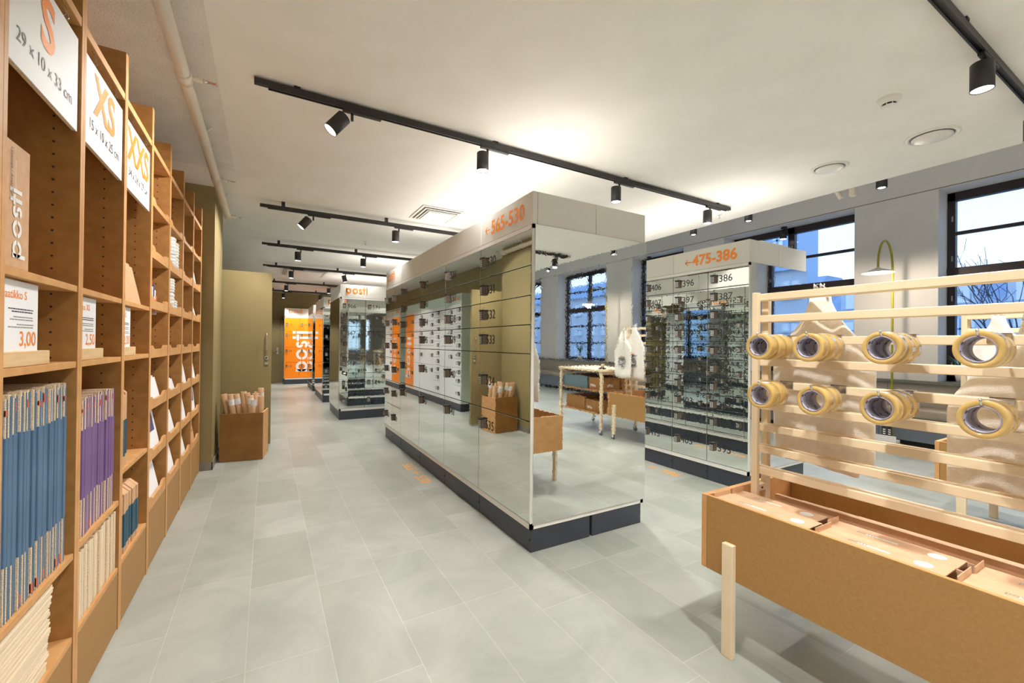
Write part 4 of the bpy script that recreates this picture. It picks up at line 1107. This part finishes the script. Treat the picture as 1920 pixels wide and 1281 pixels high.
# ================================================================== CEILING FITTINGS
def track(x0, x1, y, ztop, label, drop=0.0):
    root = empty('light_track', ((x0+x1)/2, y, ztop), label, 'light track', 'black ceiling light tracks')
    b = MB(); h = .048
    b.box(x0, x1, y-.018, y+.018, ztop-h+.012, ztop, 'black', .001)
    b.box(x0+.08, x1-.05, y-.018, y-.009, ztop-h, ztop-h+.013, 'black'); b.box(x0+.08, x1-.05, y+.009, y+.018, ztop-h, ztop-h+.013, 'black')
    b.build('rail', root)
    k = max(2, int((x1-x0)/1.4))
    for i in range(k+1):
        xx = x0+.25+(x1-x0-.5)*i/k
        MB().box(xx-.02, xx+.02, y-.022, y+.022, ztop-.004, CEIL, 'black').build('ceiling_clip', root)
    return root
def spot(x, y, ztop, label, tilt=0, tdir=0, light=True, group='black track spotlights', watts=None, size=122):
    root = empty('spotlight', (x, y, ztop), label, 'spotlight', group)
    b = MB(); b.box(x-.02, x+.25, y-.016, y+.016, ztop-.022, ztop-.001, 'black', .003); b.build('adapter', root)
    b = MB(); b.cyl((x+.045, y, ztop-.02), (x+.045, y, ztop-.075), .010, 'black', 12); b.build('stem', root)
    R = .050; H = .165
    m = Matrix.Translation((x, y, ztop-.05)) @ Matrix.Rotation(tdir, 4, 'Z') @ Matrix.Rotation(tilt, 4, 'Y')
    b = MB(); prof = [(.001, -.012), (R-.004, -.012), (R, -.016), (R, -H), (R-.003, -H), (R-.005, -H+.02), (.001, -H+.022)]
    b.lathe(prof, 'black', 'Z', (0, 0, 0), 32)
    b.bm.transform(m); hs = b.build('housing', root)
    b = MB(); b.lathe([(.001, 0), (R-.0035, 0)], 'lens', 'Z', (0, 0, -H+.004), 32); b.bm.transform(m); b.build('lens', root)
    if light:
        ld = bpy.data.lights.new('spot_beam', 'SPOT'); ld.energy = watts or LAMP_WATTS; ld.color = LAMP_COLOR; ld.spot_size = math.radians(size); ld.spot_blend = .45; ld.shadow_soft_size = .04
        lo = bpy.data.objects.new('spot_light', ld); C.objects.link(lo); lo.parent = root
        lo.matrix_local = Matrix.Translation(-Vector((x, y, ztop))) @ m @ Matrix.Translation((0, 0, -H-.004))
    return root
tn = ['nearest track', 'second track', 'third track', 'fourth track', 'fifth track', 'farthest track']
ty = [3.25, 6.02, 8.35, 10.72, 13.5, 15.8]
xr = [5.07, 4.2, 4.2, 4.2, 4.2, 4.2]
for i, y in enumerate(ty):
    x1 = xr[i] if i else 4.97
    zt = CEIL-.012 if i == 0 else 3.125
    x0 = -.09
    track(x0, x1, y, zt, 'black light track across the ceiling, the %s in view' % tn[i])
    xs_ = [.472, 1.565, 3.076, 4.54] if i == 0 else [.457, 1.556, 2.75, 3.85]
    for j, x in enumerate(xs_):
        tilt = math.radians(38) if (i, j) in ((0, 0), (1, 0)) else (math.radians(-14) if (i, j) == (3, 1) else 0)
        tdir = 0
        spot(x, y, zt-.045, 'black cylinder spotlight, %s from the left on the %s' % (ordn[j], tn[i]), tilt, tdir, watts=LAMP_WATTS*(.35 if i in (2, 3, 4) and j else 1))
track(-.09, 4.9, .765, CEIL-.012, 'black light track overhead at the top right corner of the view')
for j, x in enumerate([.47, 1.60, 3.48, 4.62]): spot(x, .765, CEIL-.057, 'black cylinder spotlight on the overhead track, %s from the left' % ordn[j], 0, 0)
for q_, y in enumerate((-1.65, -4.1, -6.6, -9.0)):
    track(-.09, 5.07, y, CEIL-.012, 'black light track behind the camera, the %s of four' % ordn[q_])
    for j, x in enumerate([.47, 1.6, 3.3, 4.72]): spot(x, y, CEIL-.057, 'black cylinder spotlight behind the camera, %s on the %s track there' % (ordn[j], ordn[q_]), 0, 0)
# spots hung in the raised strip by the windows
track_y = [2.02, 3.50, 4.38, 6.4, -1.2, -3.4, -5.6, 8.5, 11, 14]
for i, y in enumerate(track_y):
    X = 5.78
    root = empty('pendant_spotlight', (X, y, HI), ['black spotlight hung past the ceiling edge, right of the sensors', 'black spotlight past the ceiling edge, above the right bank header', 'black spotlight past the ceiling edge behind the last spot of the nearest track'][i] if i < 3 else 'black spotlight hung past the ceiling edge, number %d in the strip' % (i+1), 'spotlight', 'spotlights past the ceiling edge')
    MB().cyl((X, y, HI), (X, y, 3.35), .008, 'black', 10).build('stem', root)
    b = MB(); b.lathe([(.001, 3.36), (.046, 3.36), (.050, 3.356), (.050, 3.185), (.046, 3.185), (.001, 3.195)], 'black', 'Z', (X, y, 0), 28); b.build('housing', root)
    b = MB(); b.lathe([(.001, 3.188), (.0465, 3.188)], 'lens', 'Z', (X, y, 0), 28); b.build('lens', root)
    ld = bpy.data.lights.new('spot_beam', 'SPOT'); ld.energy = LAMP_WATTS*.8; ld.color = LAMP_COLOR; ld.spot_size = math.radians(120); ld.spot_blend = .8; ld.shadow_soft_size = .04
    lo = bpy.data.objects.new('spot_light', ld); C.objects.link(lo); lo.parent = root; lo.location = (0, 0, 3.175-HI)
# spot under each window head
for i, (a, c) in enumerate(opens):
    y = (a+c)/2 + .05; X = 8.80
    if i in (4, 5, 2): 
        root = empty('recess_spotlight', (X, y, ZT), 'black adjustable spotlight under the head of window %s' % {4: 'nearest the right bank', 5: 'behind the right bank header', 2: 'seen in the mirror sheet'}[i], 'spotlight', 'spotlights under the window heads')
        b = MB(); b.cyl((X, y, ZT), (X, y, ZT-.03), .055, 'black', 24); b.build('base', root)
        b = MB(); b.cyl((X, y, ZT-.03), (X, y, ZT-.10), .010, 'black', 10); b.build('stem', root)
        b = MB(); b.lathe([(.001, ZT-.08), (.058, ZT-.08), (.060, ZT-.24), (.001, ZT-.235)], 'black', 'Z', (X-.03, y, 0), 24); b.build('housing', root)
        b = MB(); b.lathe([(.001, ZT-.241), (.056, ZT-.241)], 'lens', 'Z', (X-.03, y, 0), 24); b.build('lens', root)
# sprinkler pipe
root = empty('sprinkler_pipe', (-.46, 2.8, 3.07), 'long cream sprinkler pipe running under the ceiling above the shelving', 'pipe')
b = MB(); b.tube([(-.455, Y0+.3, 3.06), (-.455, 2.0, 3.06), (-.455, 6.55, 3.06), (-.455, 6.66, 3.065), (-.44, 6.70, 3.075)], .036, 'pipe', 20); b.build('pipe', root)
for y in (3.25, 5.15, 6.60):
    b = MB(); b.cyl((-.455, y-.05, 3.06), (-.455, y+.05, 3.06), .042, 'pipe', 20); b.cyl((-.455, y, 3.06), (-.36, y, 3.06), .018, 'pipe', 14); cp = b.build('coupling', root)
    b = MB(); b.cyl((-.36, y, 3.06), (-.335, y, 3.06), .012, 'chrome', 12); b.tube([(-.335, y-.012, 3.06), (-.315, y-.015, 3.06), (-.295, y-.012, 3.06), (-.29, y, 3.06)], .003, 'chrome', 6); b.tube([(-.335, y+.012, 3.06), (-.315, y+.015, 3.06), (-.295, y+.012, 3.06), (-.29, y, 3.06)], .003, 'chrome', 6)
    b.cyl((-.335, y, 3.06), (-.295, y, 3.06), .003, 'red_tape', 8); b.cyl((-.292, y, 3.06), (-.288, y, 3.06), .014, 'chrome', 12); b.build('sprinkler_head', cp)
for y in (1.0, 4.2, 6.0):
    b = MB(); b.tube([(-.455, y, 3.10), (-.43, y, 3.14), (-.40, y, CEIL-.007)], .006, 'plastic', 8); b.cyl((-.455, y-.012, 3.06), (-.455, y+.012, 3.06), .039, 'plastic', 20); b.build('bracket', root)
# round air valves
for i, (x, y, r, d) in enumerate(((4.68, 1.31, .17, 'nearer of the two on the right'), (4.68, 2.04, .15, 'farther of the two, left of the first'))):
    root = empty('ceiling_valve', (x, y, CEIL), 'round white ventilation valve in the ceiling, ' + d, 'ceiling valve', 'round ceiling valves')
    b = MB(); b.lathe([(r, CEIL), (r, CEIL-.006), (r*.93, CEIL-.014), (r*.82, CEIL-.010), (r*.80, CEIL)], 'plastic', 'Z', (x, y, 0), 48); b.build('ring', root)
    b = MB(); b.lathe([(.001, CEIL-.032), (r*.6, CEIL-.028), (r*.74, CEIL-.018), (r*.74, CEIL-.010), (.001, CEIL-.008)], 'plastic', 'Z', (x, y, 0), 48); b.build('disc', root)
    b = MB(); b.lathe([(.001, CEIL-.002), (r*.80, CEIL-.002)], 'sill', 'Z', (x, y, 0), 32); b.build('throat', root)
# smoke detector
x, y = 3.73, 1.265
root = empty('smoke_detector', (x, y, CEIL), 'small round white smoke detector with dark slots on the ceiling', 'smoke detector')
b = MB(); b.lathe([(.068, CEIL), (.068, CEIL-.014), (.060, CEIL-.020), (.052, CEIL-.034), (.040, CEIL-.038)], 'plastic', 'Z', (x, y, 0), 40); b.lathe([(.040, CEIL-.050), (.030, CEIL-.056), (.001, CEIL-.058)], 'plastic', 'Z', (x, y, 0), 40); b.build('casing', root)
b = MB(); b.lathe([(.036, CEIL-.036), (.036, CEIL-.052)], 'gap', 'Z', (x, y, 0), 32); b.build('slot', root)
b = MB()
for i in range(8):
    a = 2*PI*i/8; b.cyl((x+.040*math.cos(a), y+.040*math.sin(a), CEIL-.036), (x+.040*math.cos(a), y+.040*math.sin(a), CEIL-.051), .003, 'plastic', 6)
b.build('rib', root)
root = empty('smoke_detector', (1.35, 13.9, CEIL), 'tiny white smoke detector far down the aisle ceiling', 'smoke detector')
b = MB(); b.lathe([(.07, CEIL), (.07, CEIL-.02), (.045, CEIL-.05), (.001, CEIL-.055)], 'plastic', 'Z', (1.35, 13.9, 0), 24); b.build('casing', root)
# square diffusers
def diffuser(x0, y0, s, t, label, d=.035):
    root = empty('ceiling_diffuser', (x0+s/2, y0+t/2, CEIL), label, 'ceiling diffuser', 'square ceiling diffusers')
    b = MB(); z = CEIL
    for q2, (e0, e1, zz) in enumerate(((0, .03, -.006), (.045, .065, -.022), (.085, .10, -.030))):
        x, y, w2, h2 = x0+e0, y0+e0, s-2*e0, t-2*e0; ww = e1-e0
        b.box(x, x+w2, y, y+ww, z+zz-.006, z+zz, 'plastic'); b.box(x, x+w2, y+h2-ww, y+h2, z+zz-.006, z+zz, 'plastic'); b.box(x, x+ww, y+ww, y+h2-ww, z+zz-.006, z+zz, 'plastic'); b.box(x+w2-ww, x+w2, y+ww, y+h2-ww, z+zz-.006, z+zz, 'plastic')
    b.build('louvre', root)
    MB().box(x0+.11, x0+s-.11, y0+.11, y0+t-.11, z-.042, z-.034, 'plastic', .002).build('centre_plate', root)
    MB().box(x0+.02, x0+s-.02, y0+.02, y0+t-.02, z-.004, z, 'skirting').build('throat', root)
diffuser(1.68, 5.18, .56, .62, 'square white air diffuser in the ceiling above the middle bank')
diffuser(.30, 11.3, 1.0, 1.2, 'large square diffuser far down the aisle behind the track lights')
# sprinklers on the ceiling and two sensors by the edge
for (x, y, d) in ((5.13, 3.5, 'right of the last spot on the nearest track'), (1.45, 7.6, 'between the second and third tracks')):
    root = empty('ceiling_sprinkler', (x, y, CEIL), 'small pendant sprinkler head on the ceiling, ' + d, 'sprinkler', 'ceiling sprinklers')
    b = MB(); b.lathe([(.035, CEIL), (.033, CEIL-.006), (.012, CEIL-.012)], 'plastic', 'Z', (x, y, 0), 20); b.cyl((x, y, CEIL-.01), (x, y, CEIL-.05), .006, 'chrome', 10); b.cyl((x, y, CEIL-.05), (x, y, CEIL-.053), .016, 'chrome', 14); b.build('head', root)
for i, (y, d) in enumerate(((2.36, 'the left, tilted one'), (2.22, 'the right, boxy one'))):
    X = 5.62; root = empty('ceiling_sensor', (X, y, 3.36), 'small cream sensor hanging past the ceiling edge, ' + d, 'sensor', 'sensors past the ceiling edge')
    b = MB(); b.cyl((X, y, HI), (X, y, 3.24), .006, 'plastic', 8); b.build('stem', root)
    b = MB(); b.box(X-.03, X+.03, y-.028, y+.028, 3.125, 3.245, 'pipe', .008, seg=3) if i else b.cyl((X-.01, y+.02, 3.25), (X+.02, y-.02, 3.14), .024, 'pipe', 16); b.build('body', root)

# ================================================================== OUTSIDE THE WINDOWS
def facade(x, y0, y1, z1, label, k='facade', rows=4, cols=8, roof=True, depth=8, arched=False):
    root = empty('building', (x+depth/2, (y0+y1)/2, -4), label, 'building', 'buildings across the street')
    MB().box(x, x+depth, y0, y1, -4, z1, k).build('wall', root)
    w = (y1-y0)/cols; h = (z1+3)/rows
    for i in range(rows):
        for j in range(cols):
            b = MB(); ya = y0+w*(j+.28); yb = y0+w*(j+.72); za = -3.2+h*i+h*.25; zb = za+h*.5
            b.box(x-.08, x+.02, ya, yb, za, zb, 'facade_win'); b.box(x-.12, x-.07, (ya+yb)/2-.05, (ya+yb)/2+.05, za, zb, 'facade_dark'); b.box(x-.12, x-.07, ya, yb, (za+zb)/2-.05, (za+zb)/2+.05, 'facade_dark')
            b.box(x-.2, x, ya-.15, yb+.15, za-.15, za, k)
            b.build('window', root)
    if roof:
        b = MB(); v = [(x-.4, y0-.3, z1), (x+depth+.4, y0-.3, z1), (x+depth+.4, y1+.3, z1), (x-.4, y1+.3, z1), (x+depth*.35, y0-.3, z1+2.4), (x+depth*.65, y0-.3, z1+2.4), (x+depth*.65, y1+.3, z1+2.4), (x+depth*.35, y1+.3, z1+2.4)]
        b._add(v, [(0,3,2,1), (4,5,6,7), (0,1,5,4), (1,2,6,5), (2,3,7,6), (3,0,4,7)], 'roof'); b.build('roof', root)
    if arched:
        for j in range(cols):
            yc = y0+w*(j+.5); b = MB(); b.box(x-.3, x+1.5, yc-.7, yc+.7, z1-.2, z1+1.0, k); b.cyl((x-.32, yc, z1+1.0), (x+1.5, yc, z1+1.0), .72, k, 24); b.box(x-.36, x-.3, yc-.4, yc+.4, z1+.1, z1+1.1, 'facade_win'); b.build('dormer', root)
facade(34, -8, 14.5, 3.9, 'pale blue stone building with arched dormers beyond the right-hand window', 'facade', 3, 9, True, 9, True)
facade(40, 19.2, 40, 5.4, 'low blue building with a sloping roof beyond the middle window', 'facade', 3, 9, True, 9)
facade(24, 12.3, 14.6, 14, 'tall blue glass tower edge beyond the middle window', 'facade_dark', 9, 2, False, 3)
facade(36, -60, -12, 7.5, 'long blue building seen in the mirror sheet beyond the window', 'facade', 4, 18, True, 9)
facade(38, 42, 80, 9, 'blue building beyond the far windows', 'facade', 4, 14, True, 9)
o = MB().box(XG+.3, 120, -90, 110, -4.2, -4, 'asphalt').build('street'); tag(o, None, None, None, 'structure')
o = MB().box(-40, 60, -90, -12, -4.2, -4, 'asphalt').build('street'); tag(o, None, None, None, 'structure')
# bare tree
rt = random.Random(11)
root = empty('bare_tree', (19, 2.2, -4), 'bare winter tree outside the right-hand window', 'tree')
b = MB()
def grow(p, d, L, r, n):
    q2 = p + d*L; mid = p + d*L*.5 + Vector((rt.uniform(-.05, .05)*L, rt.uniform(-.05, .05)*L, 0))
    b.tube([p, mid, q2], [r, r*.85, r*.65], 'bark', 5)
    if n == 0: return
    for i in range(3 if n > 1 else 2):
        nd = (d + Vector((rt.uniform(-.75, .75), rt.uniform(-.85, .85), rt.uniform(-.15, .45)))).normalized()
        grow(p + d*L*rt.uniform(.55, 1.0), nd, L*rt.uniform(.6, .8), r*.6, n-1)
grow(Vector((19, 2.2, -4)), Vector((0, .05, 1)).normalized(), 3.9, .10, 5)
b.build('branches', root)
